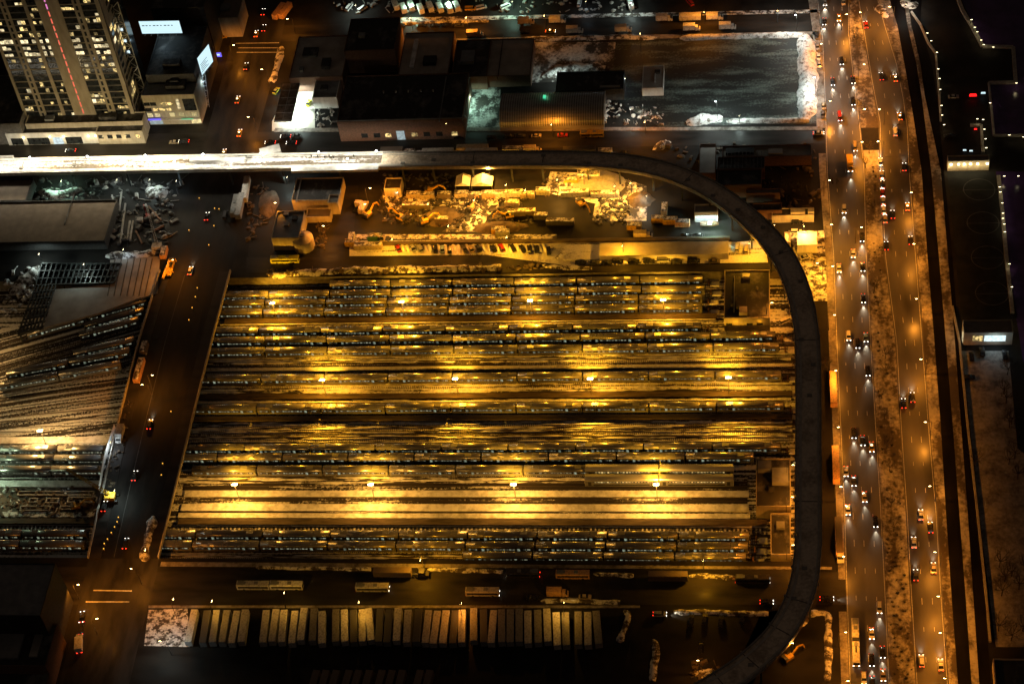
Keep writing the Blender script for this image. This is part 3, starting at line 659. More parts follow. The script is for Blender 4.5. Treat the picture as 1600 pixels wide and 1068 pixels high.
for i, (xr, yr, n, nm) in enumerate(ROWS):
    e = P(xr, yr, SIDE_Z); a = P(760, 640, Z)
    L = e.x-xL+6; t = make_track(L); t.location = (xL, e.y+1.6, Z); t['label'] = 'snowy railway track under '+nm; t['group'] = 'tracks of the rail yard'
for k, (y, nm) in enumerate(((500, 'between the fourth and fifth trains from the top'), (567, 'just below the seventh train from the top'), (577, 'just above the train under the second lamp row'), (603, 'just below the train under the second lamp row'),
    (664, 'highest of the open tracks below the ninth train'), (671, 'second of the open tracks below the ninth train'), (678, 'third of the open tracks below the ninth train'), (687, 'lowest of the open tracks below the ninth train'),
    (757, 'below the train left of the tall coaches'), (780, 'between the two brightest snow walkways'))):
    track_at(y, 1168 if y > 740 else (1240 if y > 540 else 1120), 'empty snowy railway track '+nm)
track_at(829, 1200, 'track with snow-capped sleepers above the bottom trains', sl=True)
# --- walkways and snow strips between the tracks
def walk(label, y0, y1, xl, xr, mat, h=.45, cat='walkway', name='walkway'):
    a, c = P(760, y0, Z+h), P(760, y1, Z+h); x0, x1 = P(xl, (y0+y1)/2, Z+h).x, P(xr, (y0+y1)/2, Z+h).x
    o = MB().box(x0, x1, c.y, a.y, Z, Z+h).build(name, mat); return tag(o, label, cat, 'walkways between the tracks')
walk('wide bright snow-covered walkway below the third lamp row', 766, 775.5, 288, 1170, 'snow')
walk('broad bright snow-covered walkway second below the third lamp row', 787, 798, 283, 1170, 'snow')
walk('bright snow walkway directly above the long brown platform', 801.5, 809, 278, 1172, 'snow')
walk('long brown timber platform above the snow-capped sleepers', 810, 819.5, 278, 1198, 'timber', 1.1, 'platform', 'platform')
walk('thin yellow edged walkway between the brown platform and sleepers', 820.2, 822, 275, 1200, 'snow', .7)
walk('brown timber platform below the fourth train from the top', 493, 500.5, 352, 1120, 'timber', 1.1, 'platform', 'platform')
walk('brown timber platform between the second lamp row and the ninth train', 613, 621, 312, 1238, 'timber', 1.1, 'platform', 'platform')
walk('dark timber platform below the ninth train from the top', 648, 655, 300, 1238, 'timber', .9, 'platform', 'platform')
walk('snow walkway directly above the fifth train from the top', 501.6, 503.2, 345, 1118, 'snow', .7)
walk('snow walkway directly above the train under the second lamp row', 571, 576, 322, 1238, 'snow_yard_heavy', .5)
walk('snow walkway directly above the ninth train from the top', 625, 627, 308, 1236, 'snow', .7)
walk('pale walkway strip at the top wall of the train yard', 430, 433.5, 365, 640, 'snow_yard_heavy', .5)
# shelter ends at the right end of the tracks: stub platforms with buffer stops
stop = thing('buffer_stop', 'buffer stop', 'buffer stop')
MB().box(-.3, .3, -1.3, 1.3, .9, 1.5).build('beam', 'rust', stop)
for y in (-.8, .8): MB().bar((0, y, 1.2), (1.6, y, 0), .2, .2).build('strut', 'steel_dark', stop)
MB().box(.5, 4.2, -1.4, 1.4, 0, .5, top=.8).build('snow_cap', 'snow', stop)
for i, (xr, yr, n, nm) in enumerate(ROWS):
    if n == 6 and i > 5: continue
    e = P(xr, yr, SIDE_Z); o = dup(stop, (e.x+2.2, e.y+1.6, Z), 0, 'snow-capped buffer stop at the right end of '+nm, 'buffer stops')
drop(stop)
# --- yard lamps: tall poles with a cluster of floodlights
def make_mast(h, heads=4, mat='lamp_sodium', r=.16, arm=.8):
    t = thing('yard_lamp', 'yard lamp', 'lamp post')
    MB().tube((0, 0, 0), (0, 0, h), r, r*.6, 8).build('pole', 'steel', t)
    MB().bar((-arm, 0, h), (arm, 0, h), .12, .12).build('crossarm', 'steel', t)
    for i in range(heads):
        x = -arm+2*arm*i/max(1, heads-1) if heads > 1 else 0
        hd = MB().box(x-.19, x+.19, -.4, .4, h-.02, h+.26, top=.7).build('lamp_head', 'steel_dark', t)
        MB().box(x-.22, x+.22, -.55, .36, h-.42, h-.03).build('lamp_glass', mat, hd)
    return t
MAST = make_mast(11.2)
def mast(px_, py_, label, data='yard', proto=None, h=11.2, zb=Z, group='lamps of the rail yard', off=(0, -.2, -.75)):
    p = P(px_, py_, zb+h); o = dup(proto or MAST, (p.x, p.y, zb), 0, label, group)
    put_light(data, (off[0], off[1], h+off[2]), o)
    if data == 'yard': put_light('yard_flood', (.3, -.6, h-.5), o, aim=(1.5, -14.5, 4), name='floodlight_beam')
    if data in ('yard', 'yard_bright'): put_light('yard_flood', (-.3, .6, h-.5), o, aim=(-1.5, 15, 4), name='floodlight_beam')
    return o
for r, (row, nm, dat) in enumerate((((((425, 472), (627, 470), (828, 468), (1036, 467))), 'top lamp row', 'yard'), (((503, 592), (711, 590), (922, 590), (1138, 588)), 'second lamp row', 'yard'), (((366, 755), (579, 755), (802, 755), (1025, 755)), 'third lamp row', 'yard_bright'))):
    for i, (x, y) in enumerate(row): mast(x, y, f'tall lit yard lamp, {ordw(i+1)} from the left in the {nm}', dat)
mast(62, 671, 'tall lit yard lamp on the fanned tracks left of the avenue', 'yard_left')
mast(-70, 560, 'yard lamp at the far left over the fanned tracks', 'yard_left'); mast(-60, 720, 'yard lamp at the far left over the straight trains', 'left_green')
drop(MAST)
# --- buildings inside the yard
def roof_block(t, x0, x1, y0, y1, z0, h, wall, roof, par=.5):
    MB().box(x0, x1, y0, y1, z0, z0+h).build('wall', wall, t)
    MB().box(x0+.35, x1-.35, y0+.35, y1-.35, z0+h, z0+h+.05).build('roof', roof, t)
    b = MB(); w = .3; zt = z0+h
    b.box(x0, x1, y0, y0+w, zt, zt+par).box(x0, x1, y1-w, y1, zt, zt+par).box(x0, x0+w, y0+w, y1-w, zt, zt+par).box(x1-w, x1, y0+w, y1-w, zt, zt+par)
    b.build('parapet', wall, t)
def building(label, xl, xr, yt, yb, h, z0=0.0, wall='concrete_dark', roof='roof_dark', name='building', cat='building', par=.6, units=(), group=None):
    x0, x1, y0, y1 = rect(xl, xr, yt, yb, z0+h)
    t = thing(name, label, cat, ((x0+x1)/2, (y0+y1)/2, z0), 0, group); w, d = (x1-x0)/2, (y1-y0)/2
    roof_block(t, -w, w, -d, d, 0, h, wall, roof, par)
    for u, v, a, c, hh, mt in units:
        q = MB().box(-w+2*w*u-a/2, -w+2*w*u+a/2, -d+2*d*v-c/2, -d+2*d*v+c/2, h+.03, h+hh); q.build('roof_unit', mt, t)
    t['h'] = h; t['w'] = w; t['d'] = d; return t
def front_windows(t, us, z0, z1, mat, w=1.2, name='window', y=None):
    W_, D_ = t['w'], t['d']
    for u in us:
        x = -W_+2*W_*u
        f = MB().box(x-w/2-.12, x+w/2+.12, -D_-.05, -D_+.02, z0-.12, z1+.12).build(name, 'steel_dark', t)
        MB().box(x-w/2, x+w/2, -D_-.08, -D_-.045, z0, z1).build('pane', mat, f)
t = building('flat-roofed yard building with yellow front at the right end of the top trains', 1131, 1203, 423, 498, 7.0, Z, 'wall_cream', 'roof_dark', units=((.42, .12, 3.2, 3.2, 2.2, 'wall_cream'), (.48, .87, 3, 2, 1.2, 'steel'), (.38, .3, 4, 5, 1.4, 'roof_dark'), (.22, .5, .3, 20, .6, 'steel')))
front_windows(t, (.11, .56, .78), 3.4, 4.4, 'glass_dark', 2.2)
MB().tube((4, 3, 7), (4, 3, 8.2), .5).build('roof_fan', 'steel', t); MB().tube((-6, -6, 7), (-6, -6, 8), .6).build('roof_fan', 'steel_dark', t)
for x in (-4.5, 5): put_light('small_sod', (x, -t['d']-1.0, 5.6), t)
t = building('large dark flat-roofed yard building beside the viaduct', 1181, 1236, 717, 792, 7.5, Z, 'wall_cream', 'roof_dark', units=((.25, .8, 5, 4, 2.5, 'roof_grey'), (.7, .6, 6, 7, 2.0, 'roof_grey'), (.45, .35, 2, 2, 1.0, 'steel_dark')))
t = building('narrow dark-roofed yard building below the large one by the viaduct', 1204, 1236, 803, 867, 6.0, Z, 'wall_cream', 'roof_dark', units=((.5, .7, 3, 3, 1.2, 'roof_grey'),))

# low broken ridges of ploughed snow between the rails
RG = [(489.8, 345, 1115, 'just under the fourth train from the top'), (491.8, 345, 1110, 'second under the fourth train from the top'), (552.5, 328, 1238, 'close under the seventh train from the top'), (556, 326, 1238, 'second under the seventh train from the top'), (560.5, 326, 1236, 'third under the seventh train from the top'), (564, 325, 1236, 'fourth under the seventh train from the top'),
      (598.5, 315, 1238, 'first below the second lamp row'), (601.5, 315, 1238, 'second below the second lamp row'), (606.5, 314, 1236, 'third below the second lamp row'), (610, 313, 1236, 'fourth below the second lamp row'), (623.2, 310, 1236, 'under the long brown platform by the ninth train'), (660, 300, 1238, 'highest among the open tracks'), (662.4, 300, 1236, 'second among the open tracks'),
      (667.5, 298, 1238, 'third among the open tracks'), (669.4, 298, 1230, 'fourth among the open tracks'), (674.5, 297, 1238, 'fifth among the open tracks'), (681, 295, 1236, 'sixth among the open tracks'), (684, 295, 1230, 'seventh among the open tracks'), (689.6, 293, 1215, 'lowest among the open tracks'), (746.5, 280, 925, 'first above the third lamp row'), (749.5, 280, 925, 'second above the third lamp row'),
      (753, 280, 925, 'third above the third lamp row'), (499.4, 345, 1115, 'along the platform edge by the fifth train'), (868.5, 260, 730, 'under the second train from the bottom'), (871.5, 262, 725, 'along the bottom wall of the yard')]
for i, (y, xl, xr, nm) in enumerate(RG):
    x0 = P(xl, y, Z).x; x1 = P(xr, y, Z).x; yy = P(760, y, Z).y; r = random.Random(100+i); n = int((x1-x0)/1.6); vs = []; ph = [r.uniform(0, 6.3) for _ in range(4)]
    for k in range(n+1):
        t = k*(x1-x0)/n; g = .5+.55*math.sin(t*.11+ph[0])+.45*math.sin(t*.37+ph[1])+.35*r.uniform(-1, 1); g = max(.03, min(1.1, g)); w = .62*g; h = .34*g**.5
        c = yy+.25*math.sin(t*.05+ph[2]); vs += [(x0+t, c-w, Z-.01), (x0+t, c-w*.5, Z+h), (x0+t, c+w*.5, Z+h*.9), (x0+t, c+w, Z-.01)]
    o = MB().add(vs, [(4*k+j, 4*k+4+j, 4*k+5+j, 4*k+1+j) for k in range(n) for j in range(3)]).build('snow_ridge', 'snow')
    tag(o, 'broken ridge of snow between the rails, '+nm, 'snow ridge', 'snow ridges between the rails')

for y0_, y1_ in ((744, 765.5), (775.8, 786.6), (798.4, 801.2)):
    sheet('track_bed_ground', [(292, y0_), (1168, y0_), (1168, y1_), (284, y1_)], Z+.03, 'ballast')
# ================================================================== THE ELEVATED VIADUCT
HZ = 9.0
vc = [(-120, 266), (0, 261), (200, 257), (400, 253.5), (596, 250.5)]
vd = [(596, 250.5), (700, 250), (800, 249), (920, 250), (1000, 258), (1062, 275), (1120, 303), (1178, 348), (1220, 396), (1246, 450), (1259, 510), (1263, 570), (1263, 700), (1263, 800), (1262, 862), (1252, 925), (1222, 985), (1175, 1033), (1128, 1066), (1060, 1105)]
vt = thing('railway_viaduct', 'long dark curved elevated railway viaduct winding round the rail yard', 'viaduct', P(1260, 600, 0))
vt2 = thing('railway_viaduct', 'brilliantly white-lit snowy straight section of the elevated viaduct above the avenue', 'viaduct', P(300, 256, 0))
def ribbon(t, line, hw, z, th, name, mat, side=None, step=None):
    """deck or edge following the viaduct; side offsets it sideways"""
    o = Vector(t.location); b = MB(); vs = []; N = len(line)
    for i, p in enumerate(line):
        d = (line[min(i+1, N-1)]-line[max(i-1, 0)]); d.z = 0; d.normalize(); s = Vector((-d.y, d.x, 0)); c = p-o+s*(side or 0)
        vs += [Vector((c.x, c.y, 0))-s*hw+Vector((0, 0, z-th)), Vector((c.x, c.y, 0))-s*hw+Vector((0, 0, z)), Vector((c.x, c.y, 0))+s*hw+Vector((0, 0, z)), Vector((c.x, c.y, 0))+s*hw+Vector((0, 0, z-th))]
    fs = [(4*i+k, 4*i+4+k, 4*i+4+(k+1) % 4, 4*i+(k+1) % 4) for i in range(N-1) for k in range(4)]+[(0, 1, 2, 3), tuple(4*(N-1)+k for k in (3, 2, 1, 0))]
    b.add(vs, fs); return b.build(name, mat, t)
for t, pts, mat, rail in ((vt, vd, 'deck', 'concrete'), (vt2, vc, 'deck_snow', 'wall_white')):
    line = smooth([P(x, y, HZ) for x, y in pts], 5)
    ribbon(t, line, 4.4, HZ, 0.5, 'deck', mat)
    for s in (-1, 1):
        ribbon(t, line, .22, HZ+.85, 1.9, 'parapet', rail, side=s*4.64)
        ribbon(t, line, .3, HZ-.5, 1.2, 'edge_girder', 'girder', side=s*3.7)
    ribbon(t, line, .45, HZ+.2, .18, 'snow_ridge', 'snow_roof_light' if t is vt else 'snow', side=-2.9)
    ribbon(t, line, .3, HZ+.15, .13, 'snow_ridge', 'snow_roof_light' if t is vt else 'snow', side=3.6)
    acc = 0; o = Vector(t.location)
    for a, c in zip(line, line[1:]):
        acc += (c-a).length
        if acc > 13:
            acc = 0; d = (c-a).normalized(); s = Vector((-d.y, d.x, 0)); q = a-o
            for k in (-1, 1):
                MB().box(-.35, .35, -.35, .35, 0, HZ-.7).build('column', 'girder', t).location = (q.x+s.x*k*4.2, q.y+s.y*k*4.2, 0)
            MB().bar(Vector((q.x, q.y, HZ-1.2))-s*4.6, Vector((q.x, q.y, HZ-1.2))+s*4.6, .5, .9).build('cross_girder', 'girder', t)
            MB().box(-.4, .4, -.3, .3, 0, .9).build('parapet_post', rail, t).location = (q.x-s.x*4.9, q.y-s.y*4.9, HZ)
            if rnd.random() < .3: MB().bar(Vector((q.x, q.y, HZ+.02))-s*4.3, Vector((q.x, q.y, HZ+.02))+s*4.3, .35, .05).build('deck_joint', 'concrete_dark', t)
            if rnd.random() < .6: MB().box(-.9, .9, -.6, .6, 0, .5).build('deck_hatch', 'concrete', t).location = (q.x+s.x*rnd.uniform(-2.5, 2.5), q.y+s.y*rnd.uniform(-2.5, 2.5), HZ)
# work lights, tents and ledges on the white section
stand = thing('work_light', 'white work light', 'work light')
MB().tube((0, 0, 0), (0, 0, 3.4), .06, n=6).build('pole', 'steel', stand); MB().box(-.35, .35, -.2, .2, 3.4, 3.8).build('lamp_head', 'lamp_white', stand)
for i, x in enumerate(range(-40, 600, 45)):
    y = lerp_line([(b_, a_) for a_, b_ in [(0, 0)]], 0) if False else (261-(x/596)*10.5)
    p = P(x, y+(6 if i % 2 else -5), HZ); o = dup(stand, p, 0, f'white work light on the snowy viaduct deck, {ordw(i+1)} from its left end', 'work lights on the viaduct')
    put_light('deck_white', (0, 0, 4.2), o)
drop(stand)
for x in (70, 170, 250): put_light('facade_fill', P(x, 232, 15))  # unseen fill lights added to brighten the tower front
def slab(label, cat, xl, xr, yt, yb, z, h, mat, name, rz=0):
    x0, x1, y0, y1 = rect(xl, xr, yt, yb, z+h); o = MB().box(-(x1-x0)/2, (x1-x0)/2, -(y1-y0)/2, (y1-y0)/2, 0, h).build(name, mat)
    o.location = ((x0+x1)/2, (y0+y1)/2, z); o.rotation_euler = (0, 0, rz); return tag(o, label, cat)
slab('long white sheeted ledge on the lower edge of the lit viaduct deck', 'ledge', 455, 590, 259, 266, HZ+.02, 1.3, 'tarp', 'sheeted_ledge')
slab('white stair shelter rising from the lit viaduct above the avenue', 'shelter', 405, 436, 228, 240, 6, 3.4, 'tarp', 'stair_shelter', math.radians(20))
slab('white sheeted canopy on the left of the lit viaduct', 'canopy', 296, 382, 246, 250, HZ+.02, 1.6, 'tarp', 'canopy')
slab('small white sheeted hut at the far left of the lit viaduct', 'hut', -6, 18, 243, 250, HZ-3, 3.2, 'tarp', 'hut')
for i, x in enumerate((487, 497, 508, 515, 521, 135, 553)):
    p = P(x, 246+(i % 3), HZ)
    o = MB().tube((0, 0, 0), (0, 0, .85), .16, .2, 7).tube((0, 0, .85), (0, 0, 1.45), .24, .17, 7).tube((0, 0, 1.45), (0, 0, 1.75), .12, .1, 7).tube((.2, 0, 1.35), (.28, .1, .8), .07, .05, 6).tube((-.2, 0, 1.35), (-.28, .1, .8), .07, .05, 6).build('person', 'rubber')
    o.location = p; tag(o, f'small dark figure of a worker on the white viaduct deck, {ordw(sorted((487, 497, 508, 515, 521, 135, 553)).index(x)+1)} from the left', 'person', 'workers on the viaduct')
# ================================================================== BUILDINGS ROUND THE PICTURE
# --- apartment tower
tx0, tx1 = P(38, 183, 9).x, P(211, 176, 9).x; ty = P(125, 180, 9).y
TW = tx1-tx0; TH = 112.0
tw = thing('apartment_tower', 'tall beige apartment tower with a pink and red strip of lights down its middle', 'tower', (tx0, ty, 0))
MB().box(.3, TW-.3, .45, 13, 0, TH).build('wall', 'concrete_dark', tw)
bays = [(.025, .145), (.205, .345), (.375, .46), (.655, .77), (.835, .965)]
edges = [0]+[v for p in bays for v in p]+[1]
for i in range(0, len(edges), 2):
    MB().box(edges[i]*TW, edges[i+1]*TW, 0, .445, 0, TH).build('pilaster', 'stone', tw)
FH = 3.55; nf = int((TH-8)/FH)
for f in range(0, nf+1, 2):
    for u0, u1 in bays[:0] or [(0, 1)]: MB().box(.31, TW-.31, .2, .448, 8+f*FH-.2, 8+f*FH+.2).build('floor_band', 'stone', tw)
r = random.Random(5); cnt = 0; rest = MB()
for f in range(nf):
    z0 = 8+f*FH+.42; z1 = 8+(f+1)*FH-.42
    bright = f in (10, 11, 12)
    for u0, u1 in bays:
        x0, x1 = u0*TW+.12, u1*TW-.12; n = max(3, int((x1-x0)/1.6)); w = (x1-x0)/n
        if cnt < 100:
            win = MB().box(x0, x1, .3, .40, z0, z1).build('window', 'glass_dark', tw); cnt += 1
            lit = [i for i in range(n) if r.random() < (.72 if bright else .20 if f < 14 else .28)]
            groups = []
            for i in lit:
                q = MB().box(x0+i*w+.08, x0+(i+1)*w-.08, .24, .29, z0+.2, z0+(z1-z0)*r.uniform(.55, .95)).build('lit_pane', 'win_white' if bright or r.random() < .25 else 'win_warm', win)
        else: rest.box(x0, x1, .3, .40, z0, z1)
o = rest.build('window', 'glass_dark', tw); o['kind'] = 'stuff'
for u in (.175, .80):
    for f in range(24): MB().box(u*TW-.5, u*TW+.5, -.03, .05, 8+f*FH+.5, 8+(f+1)*FH-.7).build('slot_window', 'glass_dark', tw)
k = 0
for z in range(10, 108, 4):
    mt = 'strip_red' if z < 70 else 'strip_pink'
    if k < 40: MB().box(.545*TW-.28, .545*TW+.28, -.12, -.01, z, z+2.8).build('light_strip', mt, tw); k += 1
# right flank of the tower
b = MB()
MB().box(TW-.29, TW+.1, 2, 13, 6, TH).build('flank_wall', 'stone', tw)
for f in range(nf):
    z0 = 8+f*FH+.5
    for y in (4.2, 8, 11.4):
        if cnt < 190 and r.random() < .75:
            MB().box(TW+.06, TW+.16, y-1.6, y+1.6, z0, z0+2.2).build('flank_window', 'win_warm' if r.random() < .16 else ('win_white' if f in (10, 11) else 'glass_dark'), tw); cnt += 1
# glazed corner truss beside the tower
tr = thing('glazed_stair_tower', 'glazed stair tower with white diagonal bracing between the tower and the black block', 'tower', P(226, 170, 0))
MB().box(-3, 3, 0, 6, 0, 62).build('glass_wall', 'glass_dark', tr)
b = MB()
for x in (-3.05, 3.05): b.bar((x, -.1, 0), (x, -.1, 62), .3, .3)
for i in range(10):
    z = i*6.2; b.bar((-3, -.1, z), (3, -.1, z+6.2), .22, .22).bar((3, -.1, z), (-3, -.1, z+6.2), .22, .22).bar((-3, -.1, z), (3, -.1, z), .22, .22)
b.build('bracing', 'wall_white', tr)
b = MB()
for i in range(6):
    z = 30+i*3.2; b.box(-2.2+(i % 2)*2, -.4+(i % 2)*2, -.2, -.12, z, z+1.6)
b.build('lit_pane', 'win_cold', tr)
# --- black block with two lit billboards, and its lower front wing
bk = building('black rooftop block carrying two glowing billboards at the avenue corner', 228, 303, 44, 118, 22, 0, 'steel_dark', 'roof_dark', units=((.5, .2, 8, 4, 2.5, 'roof_dark'),))
def billboard(label, xa, ya, xb, yb, zb, h, mat='sign_white', text=None, tm='steel_dark', lit=True):
    a, c = P(xa, ya, zb), P(xb, yb, zb); L = (c-a).length
    t = thing('billboard', label, 'billboard', a, math.atan2(c.y-a.y, c.x-a.x))
    MB().box(0, L, -.15, .15, 0, h).build('frame', 'steel_dark', t)
    pn = MB().box(.2, L-.2, -.22, -.155, .2, h-.2).build('panel', mat, t)
    for i in range(int(L/3)): MB().tube((1.5+3*i, -.2, -.3), (1.5+3*i, -1.1, -.5), .07, n=5).build('lamp_arm', 'steel', t)
    for x in (1, L-1): MB().bar((x, .2, h*.8), (x, 3.5, -1), .2, .2).build('brace', 'steel_dark', t)
    return t
bb = billboard('long white glowing billboard on the upper edge of the black block', 222, 53, 286, 52, 22.8, 7.6)
for i in range(9):
    b = MB().box(1.2+i*1.75, 2.4+i*1.75-(i % 3)*.25, -.245, -.225, 4.6, 5.1).build('letter_block', 'roof_grey', bb)
bc = billboard('tilted white glowing billboard on the corner above the avenue', 315, 119, 333, 96, 14.0, 10.5)
for i in range(5): MB().box(1.0, 7.0-(i % 2)*1.5, -.245, -.225, 1.6+i*1.0, 1.9+i*1.0).build('text_line', 'roof_grey', bc)
put_light('small_cold', P(318, 128, 13) , None); put_light('small_cold', P(255, 62, 26), None)
wg = building('lower cream corner wing with lit windows and street level shops', 221, 303, 118, 150, 17, 0, 'wall_cream', 'roof_grey', units=((.62, .55, 9, 8, 2.5, 'roof_dark'), (.6, .55, 4, 3, 3.4, 'steel_dark')))
for z0, z1, us, mt in ((11.5, 13.3, (.06, .18, .38, .5), None), (8.2, 10.0, (.06, .2, .32, .44), None), (4.6, 7.0, (.06, .2, .48, .66, .9), 'win_store')):
    for u in us: front_windows(wg, (u,), z0, z1, mt or ('win_warm' if (u*100) % 3 > 1 else 'glass_dark'), 2.6)
MB().box(wg['w']*.25, wg['w']*.36, -wg['d']-.2, -wg['d']-.05, 9.5, 15).build('light_panel', 'win_white', wg)
MB().box(wg['w']*.5, wg['w']*.95, -wg['d']-.12, -wg['d']+.02, 8, 15).build('window', 'glass_dark', wg)
MB().box(-wg['w'], wg['w'], -wg['d']-1.4, -wg['d']-.02, 3.6, 3.9).build('canopy', 'wall_white', wg)
MB().box(-wg['w']+.5, -wg['w']+6.5, -wg['d']-1.5, -wg['d']-1.42, 3.95, 4.8).build('shop_sign', 'sign_blue', wg)
MB().box(-wg['w']+.5, -wg['w']+6.5, -wg['d']-.1, -wg['d']-.03, .4, 3.3).build('shop_window', 'win_cold', wg)
MB().box(wg['w']*.3, wg['w']*.75, -wg['d']-1.5, -wg['d']-1.42, 3.95, 4.35).build('shop_sign', 'sign_green', wg)
MB().box(wg['w']*.62, wg['w']*.98, -wg['d']-.1, -wg['d']-.03, .4, 3.3).build('shop_window', 'win_store', wg)
# lattice scaffold on the corner
sc = thing('corner_scaffold', 'white lattice screen wall on the corner of the cream wing', 'scaffold', P(309, 168, 0))
b = MB(); 
for i in range(6):
    b.bar((i*1.1, 0, 0), (i*1.1, 2+i*1.0, 16), .14, .14)
for k in range(7): b.bar((0, .1+k*.1, 1+k*2.3), (5.5, .4+k*.7, 1+k*2.3), .12, .12).bar((0, .2, k*2.3), (5.5, .8, k*2.3+3), .1, .1)
b.build('lattice', 'wall_white', sc)
put_light('small_warm', P(312, 190, 3), None)
ks = thing('street_kiosk', 'blue-lit street kiosk screen on the avenue corner below the billboard', 'kiosk', P(341, 90, 0))
MB().box(-2.2, 2.2, -.3, .3, .4, 3.4).build('case', 'steel_dark', ks); MB().box(-2.0, 2.0, -.36, -.305, .6, 3.2).build('screen', 'sign_blue', ks); MB().box(-1.2, 1.2, -.39, -.365, 1.4, 2.4).build('notice', 'sign_white', ks)
# --- low white garage front along the upper street at the left
ga = building('long low white garage with open lit doors along the upper street', 9, 150, 194, 209, 6.5, 0, 'wall_white', 'roof_dark')
for u0, u1, mt in ((.22, .46, 'glass_dark'), (.50, .61, 'win_cold'), (.04, .17, 'glass_dark'), (.64, .82, 'glass_dark')):
    MB().box(-ga['w']+2*ga['w']*u0, -ga['w']+2*ga['w']*u1, -ga['d']-.08, -ga['d']+.02, .2, 4.2).build('garage_door', mt, ga)
for u in (.19, .48, .63, .9, .98):
    l = MB().box(-ga['w']+2*ga['w']*u-.3, -ga['w']+2*ga['w']*u+.3, -ga['d']-.5, -ga['d']-.04, 4.6, 5).build('wall_lamp', 'lamp_small', ga)
    put_light('small_warm', (-ga['w']+2*ga['w']*u, -ga['d']-1.2, 4.4), ga)
gb = building('lower cream shopfront with square windows between the garage and the corner wing', 150, 222, 194, 207, 7.0, 0, 'wall_cream', 'roof_dark')
front_windows(gb, (.08, .28, .47, .66), 3.6, 5.6, 'glass_dark', 2.2); front_windows(gb, (.88,), 3.4, 5.6, 'win_warm', 2.0)
for u in (.1, .35, .6): put_light('small_warm', (-gb['w']+2*gb['w']*u, -gb['d']-1.2, 4.0), gb)
building('dark podium roof at the foot of the apartment tower', 40, 222, 178, 193, 9, 0, 'wall_cream', 'roof_dark', units=((.2, .5, 4, 3, 1.5, 'roof_grey'), (.7, .5, 8, 3, 2, 'roof_dark')))
building('dark block behind the left side of the apartment tower', -90, 30, 120, 196, 12, 0, 'concrete_dark', 'roof_dark')
building('brown-roofed low house at the top beside the far avenue', 322, 372, -2, 30, 11, 0, 'wall_cream', 'roof_brown', units=((.5, .5, 5, 4, 1.6, 'roof_grey'),))
building('black tower base at the top edge behind the billboards', 236, 318, -50, 14, 30, 0, 'steel_dark', 'roof_dark')
# --- gas station, dark roofs and shed in the upper middle
gs = thing('gas_station_canopy', 'dark panelled gas station canopy with white light pouring out beneath', 'canopy', P(440, 168, 0))
gx0, gx1, gy0, gy1 = rect(428, 455, 131, 189, 5.2); gl = Vector(gs.location)
b = MB().box(gx0-gl.x, gx1-gl.x, gy0-gl.y, gy1-gl.y, 4.6, 5.4); b.build('roof', 'roof_dark', gs)
b = MB()
for i in range(5): b.box(gx0-gl.x+.2, gx1-gl.x-.2, gy0-gl.y+i*(gy1-gy0)/5+.1, gy0-gl.y+i*(gy1-gy0)/5+.35, 5.4, 5.5)
b.box((gx0+gx1)/2-gl.x-.12, (gx0+gx1)/2-gl.x+.12, gy0-gl.y+.2, gy1-gl.y-.2, 5.4, 5.49); b.build('roof_seam', 'roof_grey', gs)
for y in (.2, .5, .8): MB().box((gx0+gx1)/2-gl.x-.3, (gx0+gx1)/2-gl.x+.3, gy0-gl.y+(gy1-gy0)*y-.3, gy0-gl.y+(gy1-gy0)*y+.3, 0, 4.6).build('column', 'wall_white', gs); 
for y in (.15, .38, .62, .86): MB().box(gx1-gl.x-1.4, gx1-gl.x-.4, gy0-gl.y+(gy1-gy0)*y-.5, gy0-gl.y+(gy1-gy0)*y+.5, 4.5, 4.59).build('canopy_light', 'lamp_white', gs); put_light('gas', (gx1-gl.x+.2, gy0-gl.y+(gy1-gy0)*y, 4.2), gs)
sheet('forecourt_ground', [(455, 128), (492, 130), (492, 205), (425, 205), (425, 190)], 0.06, 'snow_roof_light')
building('small dark shop beside the gas station with a grey flat roof', 488, 526, 123, 154, 6, 0, 'wall_white', 'roof_grey', units=((.4, .5, 3, 3, 1, 'roof_dark'),))
building('dark rooftop left of the big dark warehouse, with skylight frames', 452, 535, 58, 122, 8, 0, 'brick', 'snow_roof', units=((.3, .6, 7, 6, 1.2, 'roof_dark'), (.65, .3, 4, 6, 2, 'roof_dark'), (.2, .2, 2, 3, 1, 'roof_grey')))
building('dark square-roofed block at the far street, upper middle', 538, 616, 30, 80, 13, 0, 'brick', 'roof_dark', units=((.3, .45, 3, 3, 1.4, 'roof_grey'),))
wh = building('big dark warehouse with a row of small roof vents', 527, 722, 118, 190, 11, 0, 'brick', 'roof_dark', units=tuple((.33+.1*i, .63, .8, .8, .9, 'concrete') for i in range(5))+((.82, .45, .5, 30, .7, 'roof_grey'), (.5, .02, 60, .4, .9, 'roof_grey')))
front_windows(wh, (.39, .6, .92), 2.0, 4.2, 'win_warm', 2.6); front_windows(wh, (.49,), .3, 5.5, 'win_cold', 3.6, 'garage_door'); front_windows(wh, (.2, .3, .7, .8), 2.0, 4.4, 'glass_dark', 2.8)
put_light('green', P(626, 196, 3), None)
building('dim roof between the dark block and the far street', 622, 700, 52, 118, 7, 0, 'brick', 'snow_roof', units=((.25, .5, 2, 20, 1, 'snow'), (.6, .3, 6, 5, 2, 'roof_dark')))
building('pale snow-dusted flat roof left of the snowy lot', 757, 828, 62, 120, 6, 0, 'brick', 'snow_roof', units=((.3, .5, .3, 30, .5, 'roof_dark'),))
building('dark roof strip left of the pale flat roof', 705, 760, 64, 122, 7, 0, 'brick', 'roof_dark', units=((.4, .5, 6, 8, 2, 'roof_grey'),))
sheet('snow_lot_ground', [(828, 66), (962, 66), (958, 108), (905, 112), (870, 128), (820, 130)], 0.05, 'snow_patchy')
